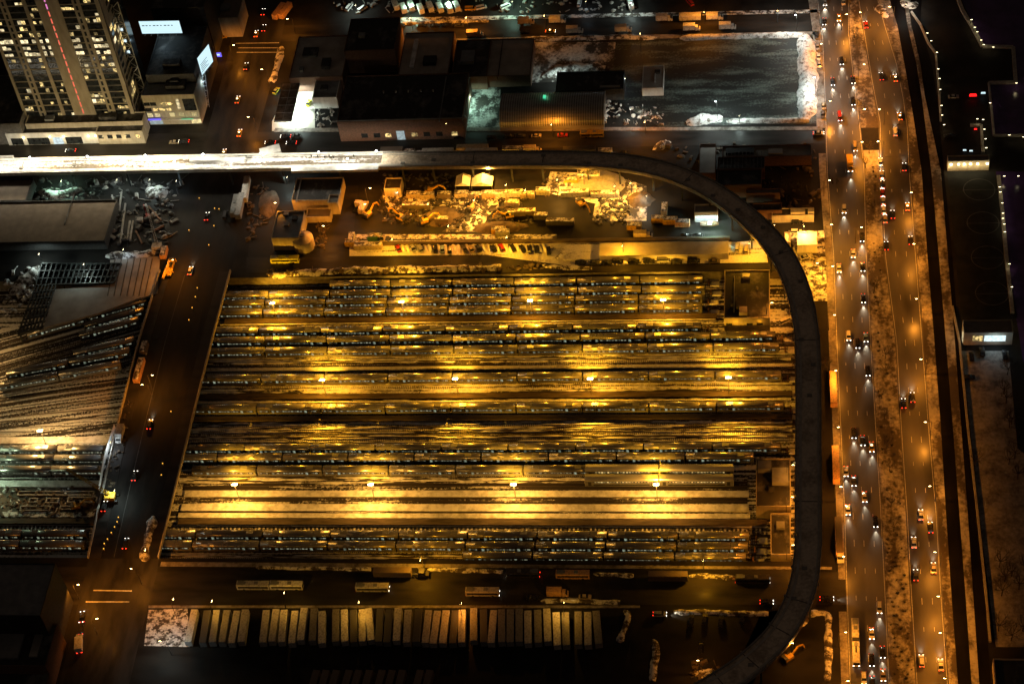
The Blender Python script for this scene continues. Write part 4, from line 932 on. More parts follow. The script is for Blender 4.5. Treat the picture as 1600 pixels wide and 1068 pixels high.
sheet('snow_lot_ground', [(728, 128), (782, 128), (782, 205), (724, 205)], 0.05, 'snow_patchy')
building('long black site office block in front of the snow ridge', 868, 974, 113, 142, 6, 0, 'steel_dark', 'roof_dark', units=((.8, .15, 9, 1.2, .8, 'steel'),))
# round-topped corrugated shed
sx0, sx1, sy0, sy1 = rect(782, 944, 155, 203, 0); sh = thing('corrugated_shed', 'long round-topped corrugated steel shed beside the parking lot', 'shed', ((sx0+sx1)/2, (sy0+sy1)/2, 0))
w, d = (sx1-sx0)/2, (sy1-sy0)/2
arc = [(-d*math.cos(math.pi*i/16), 2.2+6.0*math.sin(math.pi*i/16)) for i in range(17)]
MB().cross([(-d, 0)]+arc+[(d, 0)], -w, w).build('roof', 'steel', sh)
b = MB(); n = 44
for i in range(n):
    x = -w+2*w*(i+.5)/n
    b.cross([(y*1.006, z*1.012+.01) for y, z in arc]+[(y*.99, z-.2) for y, z in reversed(arc)], x-.28, x+.28)
b.build('rib', 'steel_side', sh)
MB().box(-.6, .6, -.6, .6, 8.1, 9.2).build('roof_vent', 'sign_green', sh).location = (-w*.15, d*.2, 0)  # vent made to glow green, though it is no lamp
put_light('small_green', (-w*.15, d*.7, 10.5), sh)
building('snow-topped box hut alone in the dark parking lot', 1003, 1036, 103, 138, 4.5, 0, 'wall_white', 'snow_roof', par=.2, units=((.6, .5, .5, 8, .4, 'snow'), (.7, .7, 2.5, 2, .8, 'roof_dark')))
# --- middle storage yard buildings
building('dark flat-roofed building with a yellow-lit front under the viaduct', 456, 530, 279, 314, 5.5, 0, 'wall_cream', 'roof_dark', units=((.1, .5, .5, 16, .6, 'roof_grey'),))
building('square yellow annex at the corner of the dark flat-roofed building', 512, 528, 305, 318, 6.5, 0, 'wall_cream', 'roof_brown')
building('low yard office with dim yellow roof below the dark flat-roofed building', 478, 516, 326, 340, 3, 0, 'wall_cream', 'roof_brown')
si = building('tall pale industrial block with three roof hatches in the middle yard', 424, 467, 331, 373, 6.8, 0, 'wall_cream', 'roof_grey', units=((.35, .9, 2.2, 2.2, 1.0, 'concrete'), (.7, .72, 2.2, 2.2, 1.0, 'roof_dark'), (.45, .5, 2.2, 2.2, 1.0, 'concrete')))
silo = thing('storage_silo', 'wide rounded pale silo beside the industrial block', 'silo', P(476, 385, 0))
MB().tube((0, 0, 0), (0, 0, 5.2), 4.6, 4.5, 20).tube((0, 0, 5.2), (0, 0, 6.6), 4.5, 1.6, 20).build('tank', 'snow_roof', silo); MB().tube((0, 0, 6.6), (0, 0, 7.0), 1.0, 1.0, 12).build('hatch', 'steel', silo)
of = building('dim cabin with a lit window in the middle storage yard', 600, 626, 279, 296, 4.5, 0, 'wall_cream', 'roof_dark'); front_windows(of, (.72,), 1.6, 3.2, 'win_white', 1.6)
la = building('small white-fronted garage lit from within near the boat', 1085, 1121, 320, 333, 5, 0, 'wall_white', 'snow_roof'); MB().box(-la['w']+.4, la['w']-.4, -la['d']-.1, -la['d']+.02, .4, 3.6).build('light_panel', 'win_cold', la)
for u in (-.6, 0, .6): put_light('white_small', (la['w']*u, -la['d']-1.6, 3.6), la)
put_light('green', P(1115, 352, 4), None)
co_ = building('white-roofed cabin glaring under a sodium lamp beside the highway', 1246, 1277, 363, 384, 4.2, 0, 'wall_white', 'tarp')
building('small lit kiosk beside the white-roofed cabin', 1226, 1236, 364, 380, 4, 0, 'wall_cream', 'tarp')
building('dim long shed inside the viaduct curve, upper right', 1121, 1195, 246, 265, 6, 0, 'brick', 'roof_dark', units=tuple((.05+.08*i, .5, .25, 14, .4, 'concrete_dark') for i in range(12)))
building('dark warehouse roof inside the viaduct curve', 1120, 1190, 266, 290, 7, 0, 'brick', 'roof_dark')
building('low dark shed roof strip inside the viaduct curve', 1166, 1219, 296, 303, 5, 0, 'brick', 'roof_brown'); building('lower dark shed beside the highway kerb, with a pale edge', 1176, 1222, 318, 330, 5, 0, 'brick', 'roof_dark')
lg = building('low yellow-lit store front below the dark sheds', 1206, 1272, 326, 338, 3.5, 0, 'wall_cream', 'roof_dark', units=((.62, .5, 6, 2.5, 1.4, 'wall_cream'), (.93, .5, 2.5, 2, 1.4, 'wall_cream')))
building('dim snowy roof strip left of the dark sheds', 1092, 1118, 226, 272, 4, 0, 'brick', 'snow_roof')
building('dark long roof above the viaduct curve by the upper street', 1128, 1268, 228, 246, 5, 0, 'brick', 'roof_brown', units=((.2, .5, 12, 3, 1.2, 'roof_dark'), (.6, .4, 6, 3, 1.0, 'snow_roof')))
# --- left middle
building('huge flat brown roof left of the avenue under the white viaduct', -120, 163, 316, 380, 4.5, 0, 'steel_dark', 'roof_brown', units=((.75, .8, .4, 20, .6, 'roof_dark'),))
building('brown roof wing beside the upper left jobsite', -120, 40, 282, 316, 4.6, 0, 'steel_dark', 'roof_brown')
# --- bottom
blo = building('dark office tower top with pale roof at the lower left corner', -160, 64, 880, 962, 24, 0, 'steel_dark', 'roof_grey', units=((.3, .5, 12, 10, 3, 'roof_dark'),))
building('dark setback of the office tower with glazed strip, lower left corner', -160, 72, 974, 1040, 12, 0, 'brick', 'roof_dark', units=((.9, .6, 3, 14, 1, 'steel'), (.72, .5, 9, 12, 1.2, 'roof_grey')))
building('black low building at the bottom edge left of the avenue', -160, 62, 1050, 1110, 8, 0, 'brick', 'roof_dark')
# --- right
rp = building('riverside pavilion with a bright white glazed front', 1506, 1583, 501, 521, 6.5, 0, 'wall_cream', 'roof_brown')
MB().box(-rp['w']*.15, rp['w']*.72, -rp['d']-.1, -rp['d']+.02, 2.2, 5.4).build('window', 'win_cold', rp); MB().box(-rp['w']*.62, -rp['w']*.22, -rp['d']-.1, -rp['d']+.02, 2.4, 5.2).build('window', 'win_warm', rp)
MB().box(-rp['w']-.25, -rp['w']-.02, -rp['d']+.4, -rp['d']+3, 1, 5).build('window', 'win_white', rp)
for x in (-1.1, 1.05): put_light('small_warm', (rp['w']*x, -rp['d']+1, 5), rp); put_light('small_warm', (rp['w']*x, rp['d']+2, 5), rp)
put_light('small_cold', (rp['w']*.3, -rp['d']-3, 5), rp)
fp = building('long ferry shed with warm lamps under its eaves', 1481, 1546, 244, 253, 5, 0, 'wall_cream', 'roof_brown')
for i, u in enumerate((.08, .26, .4, .55, .72, .95)):
    MB().box(-fp['w']+2*fp['w']*u-.4, -fp['w']+2*fp['w']*u+.4, -fp['d']-.6, -fp['d']-.03, 3.8, 4.3).build('wall_lamp', 'lamp_small', fp)
    put_light('small_warm', (-fp['w']+2*fp['w']*u, -fp['d']-1.6, 3.4), fp)
building('dark flat roof in the lower right corner with a snowy rim', 1558, 1640, 1030, 1100, 5, 0, 'snow_roof', 'roof_dark')
# ================================================================== VEHICLES (built once, facing +x, then copied)
def wheels(t, xs, w, r=.33, th=.22):
    for x in xs:
        for s in (-1, 1): MB().tube((x, s*(w-th), r), (x, s*w, r), r, n=10).build('wheel', 'rubber', t)
def lights(t, xf, xr, w, z, on=True, big=1.0):
    for s in (-1, 1):
        MB().box(xf-.12, xf+.04, s*w-.19*big, s*w+.19*big, z-.1*big, z+.12*big).build('headlight', 'head_on' if on else 'lens_off', t)
        MB().box(xr-.04, xr+.10, s*w-.2*big, s*w+.2*big, z-.05, z+.2*big).build('taillight', 'tail_on' if on else 'lens_off', t)
def make_car(kind, on=True):
    t = thing('car', 'car', 'car')
    tk = lambda z: 1.0 if z < .95 else 1.0-(z-.95)*.28
    if kind == 'sedan':
        hull = [(-2.3, .35), (2.28, .35), (2.33, .62), (2.2, .78), (1.15, .93), (-1.55, .95), (-2.25, .88), (-2.34, .6)]
        gl = [(1.2, .90), (.45, 1.38), (-.85, 1.40), (-1.75, .93)]; rf = (-.85, .42, 1.41)
    elif kind == 'suv':
        hull = [(-2.35, .42), (2.3, .42), (2.38, .8), (2.2, 1.0), (1.25, 1.1), (-2.3, 1.12), (-2.4, .7)]
        gl = [(1.3, 1.07), (.65, 1.66), (-2.0, 1.70), (-2.32, 1.1)]; rf = (-1.98, .62, 1.71)
    else:  # van
        hull = [(-2.7, .4), (2.5, .4), (2.6, .8), (2.3, 1.15), (1.75, 1.3), (-2.7, 1.3)]
        gl = [(1.85, 1.28), (1.3, 1.95), (-2.6, 2.05), (-2.68, 1.28)]; rf = (-2.62, 1.32, 2.06)
    MB().side(hull, -.92, .92, tk).build('body', 'car_paint', t)
    MB().side(gl, -.86, .86, lambda z: 1.0-max(0, z-.95)*.26).build('cabin_glass', 'glass_dark', t)
    MB().box(rf[0], rf[1], -.66, .66, rf[2]-.03, rf[2]+.05).build('roof', 'car_paint', t)
    wheels(t, (-1.4, 1.42), .93); lights(t, hull[2][0], hull[-1][0], .66, .66 if kind == 'sedan' else .8, on)
    return t
def make_bus(L=12.2, on=True, artic=False):
    t = thing('bus', 'bus', 'bus'); h = L/2
    MB().cross([(-1.27, .45), (1.27, .45), (1.3, 2.7), (1.12, 3.0), (-1.12, 3.0), (-1.3, 2.7)], -h, h).build('body', 'truck_paint', t)
    for y in (-1.31, 1.31): MB().box(-h+.6, h-.4, min(y*.985, y), max(y*.985, y), 1.45, 2.45).build('window_band', 'glass_dark', t)
    MB().box(h-.02, h+.03, -1.1, 1.1, 1.1, 2.6).build('windscreen', 'glass_dark', t)
    for x in (-h*.55, h*.2): MB().box(x-.7, x+.7, -.6, .6, 3.0, 3.2).build('roof_hatch', 'roof_grey', t)
    MB().box(-h+.4, -h+2.6, -.9, .9, 3.0, 3.28).build('air_unit', 'roof_grey', t)
    if artic: MB().box(-1.0, .6, -1.24, 1.24, .6, 3.08).build('gangway', 'rubber', t); MB().box(.9, h-4, -.28, .28, 3.0, 3.12).build('roof_rail', 'steel_dark', t)
    wheels(t, (-h+2.6, h-2.4), 1.28, .48, .3); lights(t, h, -h, .95, .75, on, 1.3); return t
def make_trailer(L=14.0, refrigerated=False):
    t = thing('box_trailer', 'trailer', 'trailer')
    MB().box(-L/2, L/2, -1.28, 1.28, 1.15, 3.95).build('box', 'truck_paint', t)
    MB().box(-L/2+.06, L/2-.06, -1.22, 1.22, 3.95, 4.0).build('roof', 'truck_paint', t)
    MB().box(-L/2-.05, -L/2-.003, -1.2, 1.2, 1.2, 3.85).build('door', 'truck_paint', t)
    MB().box(-L/2+.2, L/2-.6, -.5, .5, .85, 1.15).build('chassis', 'steel_dark', t)
    for y in (-.7, .7): MB().box(L/2-2.8, L/2-2.6, y-.1, y+.1, .02, .9).build('landing_leg', 'steel_dark', t)
    wheels(t, (-L/2+1.6, -L/2+2.9), 1.26, .5, .35); return t
def make_box_truck(on=False):
    t = thing('box_truck', 'truck', 'truck')
    MB().box(-4.0, 1.4, -1.25, 1.25, 1.05, 3.65).build('cargo_box', 'truck_paint', t)
    MB().side([(1.6, .6), (3.8, .6), (3.85, 1.5), (3.2, 1.65), (2.75, 2.45), (1.6, 2.5)], -1.08, 1.08).build('cab', 'machine_paint', t)
    MB().side([(3.27, 1.68), (2.86, 2.42), (2.80, 2.42), (3.15, 1.66)], -.95, .95).build('windscreen', 'glass_dark', t)
    MB().box(-3.8, 3.4, -.5, .5, .65, 1.05).build('chassis', 'steel_dark', t)
    wheels(t, (-2.7, 2.7), 1.1, .48, .3); lights(t, 3.84, -4.02, .85, .95, on, 1.2); return t
def make_tractor(on=False):
    t = thing('truck_tractor', 'truck tractor', 'truck')
    MB().side([(-.4, .7), (3.2, .7), (3.25, 1.6), (2.0, 1.9), (1.7, 3.1), (-.4, 3.3)], -1.2, 1.2).build('cab', 'machine_paint', t)
    MB().side([(2.06, 1.95), (1.78, 3.0), (1.72, 3.0), (1.95, 1.93)], -1.0, 1.0).build('windscreen', 'glass_dark', t)
    MB().box(-3.4, -.4, -.45, .45, .7, 1.05).build('chassis', 'steel_dark', t)
    MB().tube((-.6, .9, 1), (-.6, .9, 3.6), .1).build('exhaust', 'steel', t)
    wheels(t, (-2.7, -1.5, 2.3), 1.2, .5, .35); lights(t, 3.25, -3.4, .9, 1.0, on, 1.2); return t
def make_container(L=6.06):
    t = thing('storage_container', 'container', 'container'); h = L/2
    b = MB(); n = int(L/.55)
    zig = []
    for i in range(n):
        x = -h+.1+(L-.2)*i/n; dx = (L-.2)/n; zig += [(x, 0), (x+dx*.3, .05), (x+dx*.5, .05), (x+dx*.8, 0)]
    b.prism([(x, -1.16-y) for x, y in zig]+[(x, 1.16+y) for x, y in reversed(zig)], .12, 2.5); b.build('shell', 'machine_paint', t)
    b = MB()
    for x in (-h+.06, h-.06):
        for y in (-1.17, 1.17): b.box(x-.07, x+.07, y-.07, y+.07, 0, 2.6)
    for y in (-1.17, 1.17): b.box(-h, h, y-.06, y+.06, 2.48, 2.6).box(-h, h, y-.06, y+.06, .0, .13)
    b.build('frame', 'machine_paint', t); MB().box(h-.04, h+.02, -1.05, 1.05, .15, 2.45).build('door', 'machine_paint', t)
    MB().box(-h+.15, h-.15, -1.08, 1.08, 2.5, 2.62).build('roof_snow', 'snow_dirty', t); return t
def make_excavator():
    t = thing('excavator', 'excavator', 'excavator')
    for y in (-1.1, 1.1): MB().side([(-1.9, .1), (1.9, .1), (2.2, .5), (1.9, .9), (-1.9, .9), (-2.2, .5)], y-.3, y+.3).build('crawler_track', 'rubber', t)
    MB().box(-2.0, 1.4, -1.35, 1.35, .95, 2.2).build('body', 'machine_paint', t)
    MB().box(-.2, 1.4, .35, 1.35, 2.2, 3.2, top=.85).build('cab', 'glass_dark', t); MB().box(-2.2, -1.0, -1.3, 1.3, 1.0, 2.5).build('counterweight', 'steel_dark', t)
    bm_ = MB().bar((1.2, -.3, 1.8), (4.2, -.3, 4.2), .5, .6).bar((4.2, -.3, 4.2), (6.3, -.3, 3.1), .45, .5).build('boom', 'machine_paint', t)
    MB().bar((6.3, -.3, 3.2), (6.9, -.3, .9), .38, .45).build('stick', 'machine_paint', t); MB().side([(6.5, .2), (7.4, .3), (7.5, 1.0), (6.8, 1.1)], -.8, .2).build('bucket', 'steel_dark', t); return t
def make_crane_truck():
    t = thing('crane_truck', 'crane truck', 'crane truck')
    MB().box(-5.2, 5.0, -1.3, 1.3, .8, 1.4).build('chassis', 'machine_paint', t); MB().box(3.6, 5.4, -1.25, .2, 1.4, 2.7).build('cab', 'machine_paint', t)
    MB().box(-3.4, -.4, -1.3, 1.3, 1.45, 2.6).build('turntable', 'machine_paint', t); MB().box(-1.2, .8, .35, 1.25, 2.6, 3.6, top=.85).build('operator_cab', 'glass_dark', t)
    b = MB().bar((-2.4, -.4, 2.9), (9.5, -.4, 4.2), .8, .9); b.build('boom', 'machine_paint', t); MB().box(-4.6, -3.4, -1.2, 1.2, 1.4, 2.7).build('counterweight', 'steel_dark', t)
    for x in (-4.4, 2.4):
        for y in (-1.9, 1.9): MB().box(x-.25, x+.25, min(y, y*.68), max(y, y*.68), .4, .8).build('outrigger', 'machine_paint', t)
    wheels(t, (-4, -2.7, 2.7, 4), 1.3, .55, .4); return t
PROTO = {('sedan', 1): make_car('sedan'), ('suv', 1): make_car('suv'), ('van', 1): make_car('van'), ('sedan', 0): make_car('sedan', False), ('suv', 0): make_car('suv', False), ('van', 0): make_car('van', False),
         ('bus', 1): make_bus(), ('bus', 0): make_bus(on=False), ('long bus', 1): make_bus(18.2, True, True), ('school bus', 0): make_bus(10.5, False), ('trailer', 0): make_trailer(), ('long trailer', 0): make_trailer(16.2), ('short trailer', 0): make_trailer(10),
         ('box truck', 0): make_box_truck(), ('box truck', 1): make_box_truck(True), ('truck tractor', 0): make_tractor(), ('truck tractor', 1): make_tractor(True),
         ('container', 0): make_container(), ('long container', 0): make_container(12.1), ('excavator', 0): make_excavator(), ('crane truck', 0): make_crane_truck()}
for on in (0, 1):
    t = thing('taxi', 'taxi', 'taxi')
    for k in list(PROTO[('sedan', on)].children):
        c = k.copy(); C.objects.link(c); c.parent = t
    MB().box(-.35, -.1, -.35, .35, 1.46, 1.64).build('roof_sign', 'lamp_small' if on else 'wall_white', t); PROTO[('taxi', on)] = t
COL = {'white': (.72, .72, .7), 'black': (.012, .012, .014), 'dark grey': (.06, .06, .065), 'silver': (.38, .39, .4), 'red': (.35, .02, .015), 'yellow': (.62, .36, .015), 'blue': (.03, .08, .28), 'tan': (.42, .34, .22),
       'orange': (.6, .33, .15), 'pale': (.55, .54, .5), 'grey': (.2, .2, .2), 'brown': (.13, .1, .08), 'green': (.05, .16, .09), 'yellow-green': (.5, .5, .03), 'pale blue': (.25, .4, .6), 'dark': (.03, .028, .027)}
PAINTED = ('body', 'roof', 'box', 'door', 'cargo_box', 'cab', 'shell', 'frame', 'boom', 'stick', 'chassis', 'turntable', 'outrigger')
def vehicle(kind, colr, px_, py_, ang, on=0, label=None, group=None, z=0.02, lz=None, beamy=True, roofcol=None, power=None):
    """kind standing at the photo point of its ground footprint's centre"""
    pr = PROTO[(kind, on)] if (kind, on) in PROTO else PROTO[(kind, 0)]
    p = P(px_, py_, z+(1.0 if lz is None else lz)); o = dup(pr, (p.x, p.y, z), ang, label, group)
    nmap = {'taxi': 'taxi', 'suv': 'car', 'van': 'van', 'sedan': 'car', 'school bus': 'bus'}
    if kind == 'van': o.name = 'van'; o['category'] = 'van'
    v = rnd.uniform(.85, 1.12); c = tuple(min(1, x*v) for x in COL[colr])
    for ch in o.children:
        n_ = ch.name.split('.')[0]
        if n_ in PAINTED and not (n_ == 'chassis' and kind not in ('crane truck',)): ch.color = (*c, 1)
        if roofcol and n_ == 'roof': ch.color = (*COL[roofcol], 1)
    if on and beamy:
        L = 2.5 if kind in ('sedan', 'suv', 'taxi') else (2.9 if kind == 'van' else 6.3)
        put_light('head', (L, 0, .75), o, aim=(L+9.5, 0, -.6), name='headlight_beam')
    return o
def tang(line, y):
    a, c = P(lerp_line(line, y-8), y-8), P(lerp_line(line, y+8), y+8); return math.atan2(c.y-a.y, c.x-a.x)
# --- highway traffic.  southbound: heading down the picture, headlights on
SB = [('sedan', 'silver', 1289, 3), ('sedan', 'black', 1288, 33), ('taxi', 'yellow', 1311, 27), ('suv', 'black', 1315, 95), ('sedan', 'dark grey', 1301, 127), ('sedan', 'black', 1333, 124), ('suv', 'black', 1333, 158), ('van', 'red', 1312, 182),
      ('van', 'tan', 1336, 229), ('box truck', 'yellow', 1328, 258), ('suv', 'white', 1319, 326), ('suv', 'black', 1347, 370), ('sedan', 'white', 1333, 395), ('sedan', 'white', 1311, 418), ('sedan', 'black', 1348, 416), ('sedan', 'black', 1349, 465),
      ('suv', 'white', 1326, 524), ('sedan', 'pale blue', 1353, 526), ('suv', 'black', 1340, 536), ('suv', 'black', 1356, 579), ('suv', 'black', 1334, 676), ('sedan', 'black', 1348, 687), ('taxi', 'yellow', 1362, 697), ('sedan', 'white', 1322, 735),
      ('sedan', 'dark grey', 1334, 750), ('sedan', 'tan', 1351, 775), ('sedan', 'white', 1325, 795), ('suv', 'black', 1368, 814), ('suv', 'white', 1374, 948), ('sedan', 'white', 1362, 988), ('sedan', 'black', 1379, 1017), ('suv', 'black', 1362, 1030), ('sedan', 'tan', 1380, 1053), ('suv', 'white', 1350, 1058), ('sedan', 'black', 1363, 1064)]
NB = [('sedan', 'red', 1353, 38), ('suv', 'black', 1377, 119), ('taxi', 'yellow', 1399, 121), ('taxi', 'yellow', 1406, 181), ('van', 'white', 1399, 205), ('sedan', 'white', 1376, 252), ('sedan', 'black', 1413, 260), ('sedan', 'tan', 1378, 272), ('sedan', 'black', 1379, 287), ('sedan', 'red', 1379, 300),
      ('sedan', 'silver', 1380, 313), ('sedan', 'white', 1381, 327), ('sedan', 'tan', 1383, 341), ('sedan', 'black', 1395, 334), ('taxi', 'yellow', 1418, 322), ('sedan', 'black', 1385, 383), ('suv', 'black', 1423, 375), ('suv', 'black', 1426, 620), ('sedan', 'black', 1412, 629), ('sedan', 'white', 1439, 803),
      ('suv', 'black', 1454, 823), ('sedan', 'white', 1428, 846), ('sedan', 'tan', 1459, 886), ('sedan', 'dark grey', 1431, 897), ('suv', 'white', 1440, 1031), ('sedan', 'white', 1470, 1037)]
def label_set(lst, head, tail):
    seen = {}; tot = {}
    for k, c, *_ in lst: tot[(k, c)] = tot.get((k, c), 0)+1
    out = []
    for k, c, x, y in sorted(lst, key=lambda v: v[3]):
        n = seen[(k, c)] = seen.get((k, c), 0)+1
        nm = 'yellow taxi' if k == 'taxi' else f'{c} {k}'
        out.append((k, c, x, y, f'{nm} {head}, {ordw(n)+" of its kind from the top" if tot[(k, c)] > 1 else "the only one of its kind"}'))
    return out
for k, c, x, y, lb in label_set(SB, 'in the oncoming lanes', ''):
    vehicle(k, c, x, y, tang(L1, y), 1, lb, 'cars driving on the highway', z=.04)
for k, c, x, y, lb in label_set(NB, 'in the departing lanes', ''):
    vehicle(k, c, x, y, tang(Rl, y)+math.pi, 1, lb, 'cars driving on the highway', z=.04)
D = lambda y: tang(L1, y)
vehicle('long bus', 'pale', 1337, 1004, D(1004), 1, 'long pale articulated city bus with amber front heading down the highway', z=.04)
vehicle('long trailer', 'orange', 1302, 604, D(604), 0, 'long orange trailer parked on the highway edge beside the viaduct', 'trailers parked on the highway edge', lz=3.9, z=.15)
vehicle('long trailer', 'orange', 1306, 722, D(722), 0, 'long tan-orange trailer parked lower down the highway edge', 'trailers parked on the highway edge', lz=3.9, z=.15)
vehicle('long trailer', 'orange', 1311, 835, D(835), 0, 'long brownish trailer with a pale tractor at its lower end, highway edge', 'trailers parked on the highway edge', lz=3.9, z=.15, roofcol='brown')
vehicle('truck tractor', 'pale', 1313, 866, D(866), 0, 'pale truck tractor in front of the brownish trailer, highway edge', z=.15, lz=2)
for i, (x, y) in enumerate(((1276, 55), (1277, 72), (1279, 88), (1280, 100), (1287, 165), (1286, 178))):
    vehicle('sedan', ('dark grey', 'silver', 'white', 'silver', 'tan', 'dark grey')[i], x, y, D(y), 0, f'snowy parked car at the highway kerb beside the tall snow bank, {ordw(i+1)} from the top', 'cars parked at the highway kerb')
# --- avenue
UP = lambda y: tang(AVR, y)+math.pi
DN = lambda y: tang(AVR, y)
for k, c, x, y, a, lb in (('sedan', 'black', 411, 18, UP, 'dark car with red tail lamps at the top of the avenue'), ('sedan', 'black', 412, 43, UP, 'dark car with red tail lamps waiting before the far street'), ('taxi', 'yellow', 400, 52, UP, 'pale yellow taxi at the far street crossing'),
        ('sedan', 'black', 384, 103, UP, 'black car with red tail lamps below the crossing by the billboard'), ('taxi', 'yellow', 371, 155, UP, 'yellow taxi on the avenue beside the corner wing'), ('taxi', 'yellow', 374, 207, UP, 'yellow taxi on the avenue just above the upper street'), ('taxi', 'yellow', 350, 238, UP, 'yellow taxi right at the edge of the white viaduct'),
        ('sedan', 'black', 323, 337, UP, 'black car with red tail lamps below the white viaduct'), ('sedan', 'white', 297, 422, UP, 'white car with red tail lamps beside the yellow crane truck'), ('suv', 'black', 234, 662, UP, 'black car with headlight glow on the middle of the bridge'),
        ('sedan', 'dark grey', 210, 742, UP, 'dark car with red tail lamps beside the worklight on the bridge'), ('suv', 'black', 163, 790, UP, 'dark car with red tail lamps at the left parapet'), ('suv', 'black', 196, 848, UP, 'dark car with red tail lamps near the lower crossing')):
    vehicle(k, c, x, y, a(y), 1, lb, 'cars on the avenue', z=.07, beamy=(x in (234, 297)))
vehicle('bus', 'grey', 366, 318, UP(318), 0, 'grey parked bus at the right edge of the avenue under the viaduct', z=.22, lz=3); vehicle('trailer', 'grey', 374, 318, UP(318), 0, 'snow-topped trailer parked beside the grey bus on the avenue', z=.22, lz=3.9)
vehicle('van', 'dark grey', 352, 335, UP(335), 0, 'dark van parked behind the grey bus on the avenue', z=.22); vehicle('trailer', 'pale', 383, 292, UP(292), 0, 'narrow white trailer parked along the lot wall by the avenue', z=.1, lz=3.9)
vehicle('crane truck', 'yellow', 266, 418, UP(418)+math.pi, 0, 'yellow crane truck parked on the orange-lit left edge of the avenue', z=.2)
vehicle('container', 'orange', 255, 391, UP(391), 0, 'rusty orange container beside the crane truck boom', z=.2, lz=2.6)
vehicle('long container', 'orange', 216, 575, UP(575), 0, 'long orange-lit container on the left edge of the bridge', z=.22, lz=2.6)
vehicle('container', 'brown', 224, 540, UP(540), 0, 'brown container above the long orange-lit one on the bridge', z=.22, lz=2.6)
vehicle('box truck', 'white', 186, 675, UP(675)+math.pi, 0, 'white box truck at the work zone on the bridge edge', z=.22, lz=3)
vehicle('box truck', 'pale', 122, 1000, UP(1000), 1, 'laden truck with red lamps waiting on the avenue, lower left', z=.06, lz=3, beamy=False); vehicle('sedan', 'black', 128, 962, UP(962), 1, 'black car ahead of the waiting truck, lower left', z=.06, beamy=False); vehicle('van', 'dark', 126, 980, UP(980), 1, 'dark van between the black car and the laden truck, lower left', z=.06, beamy=False)
# --- upper street
E_, W_ = 0.0, math.pi
for k, c, x, y, a, on, lb in (('sedan', 'black', 110, 234, W_, 1, 'black car with lit lamps in front of the white garage'), ('sedan', 'tan', 272, 221, W_, 0, 'tan car parked before the corner shops'), ('suv', 'black', 287, 220, W_, 1, 'black car with lit tail lamps before the corner shops'),
        ('sedan', 'black', 446, 212, W_, 1, 'black car with lit headlamps by the gas station exit'), ('sedan', 'dark grey', 463, 211, W_, 0, 'dark car waiting by the gas station exit'), ('suv', 'black', 422, 222, W_, 1, 'black car left of the pair by the gas station'), ('sedan', 'black', 455, 222, W_, 1, 'black car with red lamps on the near lane by the gas station'),
        ('sedan', 'silver', 561, 215, W_, 0, 'silver car parked before the big dark warehouse'), ('sedan', 'black', 717, 213, E_, 0, 'black car parked by the warehouse corner lamp'), ('sedan', 'black', 767, 214, E_, 0, 'dark car left of the corrugated shed'), ('suv', 'black', 795, 212, E_, 0, 'dark car before the left end of the corrugated shed'),
        ('sedan', 'tan', 838, 211, E_, 0, 'tan car parked before the corrugated shed'), ('sedan', 'red', 879, 210, E_, 0, 'dark red car between the tan car and the school bus'), ('sedan', 'silver', 1279, 207, E_, 1, 'silver car with bright headlamps turning onto the highway'), ('sedan', 'dark grey', 813, 211, E_, 0, 'dark car second before the corrugated shed')):
    vehicle(k, c, x, y, a, on, lb, 'cars on the upper street', z=.04, beamy=(x == 1279))
vehicle('school bus', 'yellow', 925, 208, E_, 0, 'yellow school bus parked before the corrugated shed', z=.03, lz=2)
for i, (k, c, x, y) in enumerate((('short trailer', 'brown', 612, 234), ('container', 'grey', 637, 233), ('container', 'tan', 656, 236), ('trailer', 'pale', 684, 236), ('container', 'brown', 706, 236), ('container', 'tan', 717, 238), ('trailer', 'tan', 738, 230), ('trailer', 'pale', 752, 236), ('container', 'tan', 757, 239.5), ('container', 'pale', 795, 229), ('container', 'pale', 806, 229), ('container', 'brown', 822, 236), ('box truck', 'tan', 832, 230), ('container', 'yellow', 865, 236), ('trailer', 'dark', 905, 233), ('container', 'white', 945, 232), ('sedan', 'black', 975, 232))):
    vehicle(k, c, x, y, 0, 0, f'{c} {k} parked in the line behind the viaduct, {ordw(i+1)} from the left', 'vehicles and containers behind the viaduct', lz=3.2)
# --- far street
for i, (k, c, x, y) in enumerate((('sedan', 'black', 625, 39), ('sedan', 'black', 657, 39), ('sedan', 'black', 679, 39), ('suv', 'black', 699, 39), ('sedan', 'dark grey', 717, 39))):
    vehicle(k, c, x, y, W_, 0, f'dark parked car against the orange snow ridge of the far street, {ordw(i+1)} from the left', 'cars parked on the far street')
for i, (k, c, x, y) in enumerate((('box truck', 'tan', 742, 51), ('box truck', 'tan', 822, 31), ('box truck', 'pale', 871, 29), ('box truck', 'pale', 898, 45), ('box truck', 'pale', 974, 43), ('box truck', 'white', 1038, 26), ('short trailer', 'pale', 1078, 26), ('box truck', 'white', 1117, 24), ('box truck', 'white', 1081, 41), ('box truck', 'white', 1137, 39))):
    vehicle(k, c, x, y, 0, 0, f'{c} {k} parked along the far street, {ordw(i+1)} from the left of its trucks', 'trucks parked on the far street', lz=2.5)
vehicle('taxi', 'yellow', 860, 48, 0, 1, 'taxi with a glowing roof sign on the far street', beamy=False); vehicle('sedan', 'black', 820, 49, 0, 0, 'dark car behind the taxi on the far street')
for i, (x, y, c) in enumerate(((617, 5, 'pale'), (629, 10, 'pale'), (641, 6, 'pale'), (656, 11, 'white'), (671, 8, 'white'), (686, 9, 'white'), (701, 10, 'pale'), (712, 7, 'pale'))):
    vehicle('box truck', c, x, y, math.radians(112), 0, f'snow-roofed delivery truck under greenish light, {ordw(i+1)} from the left in the top lot', 'delivery trucks in the top lot', lz=2.5)
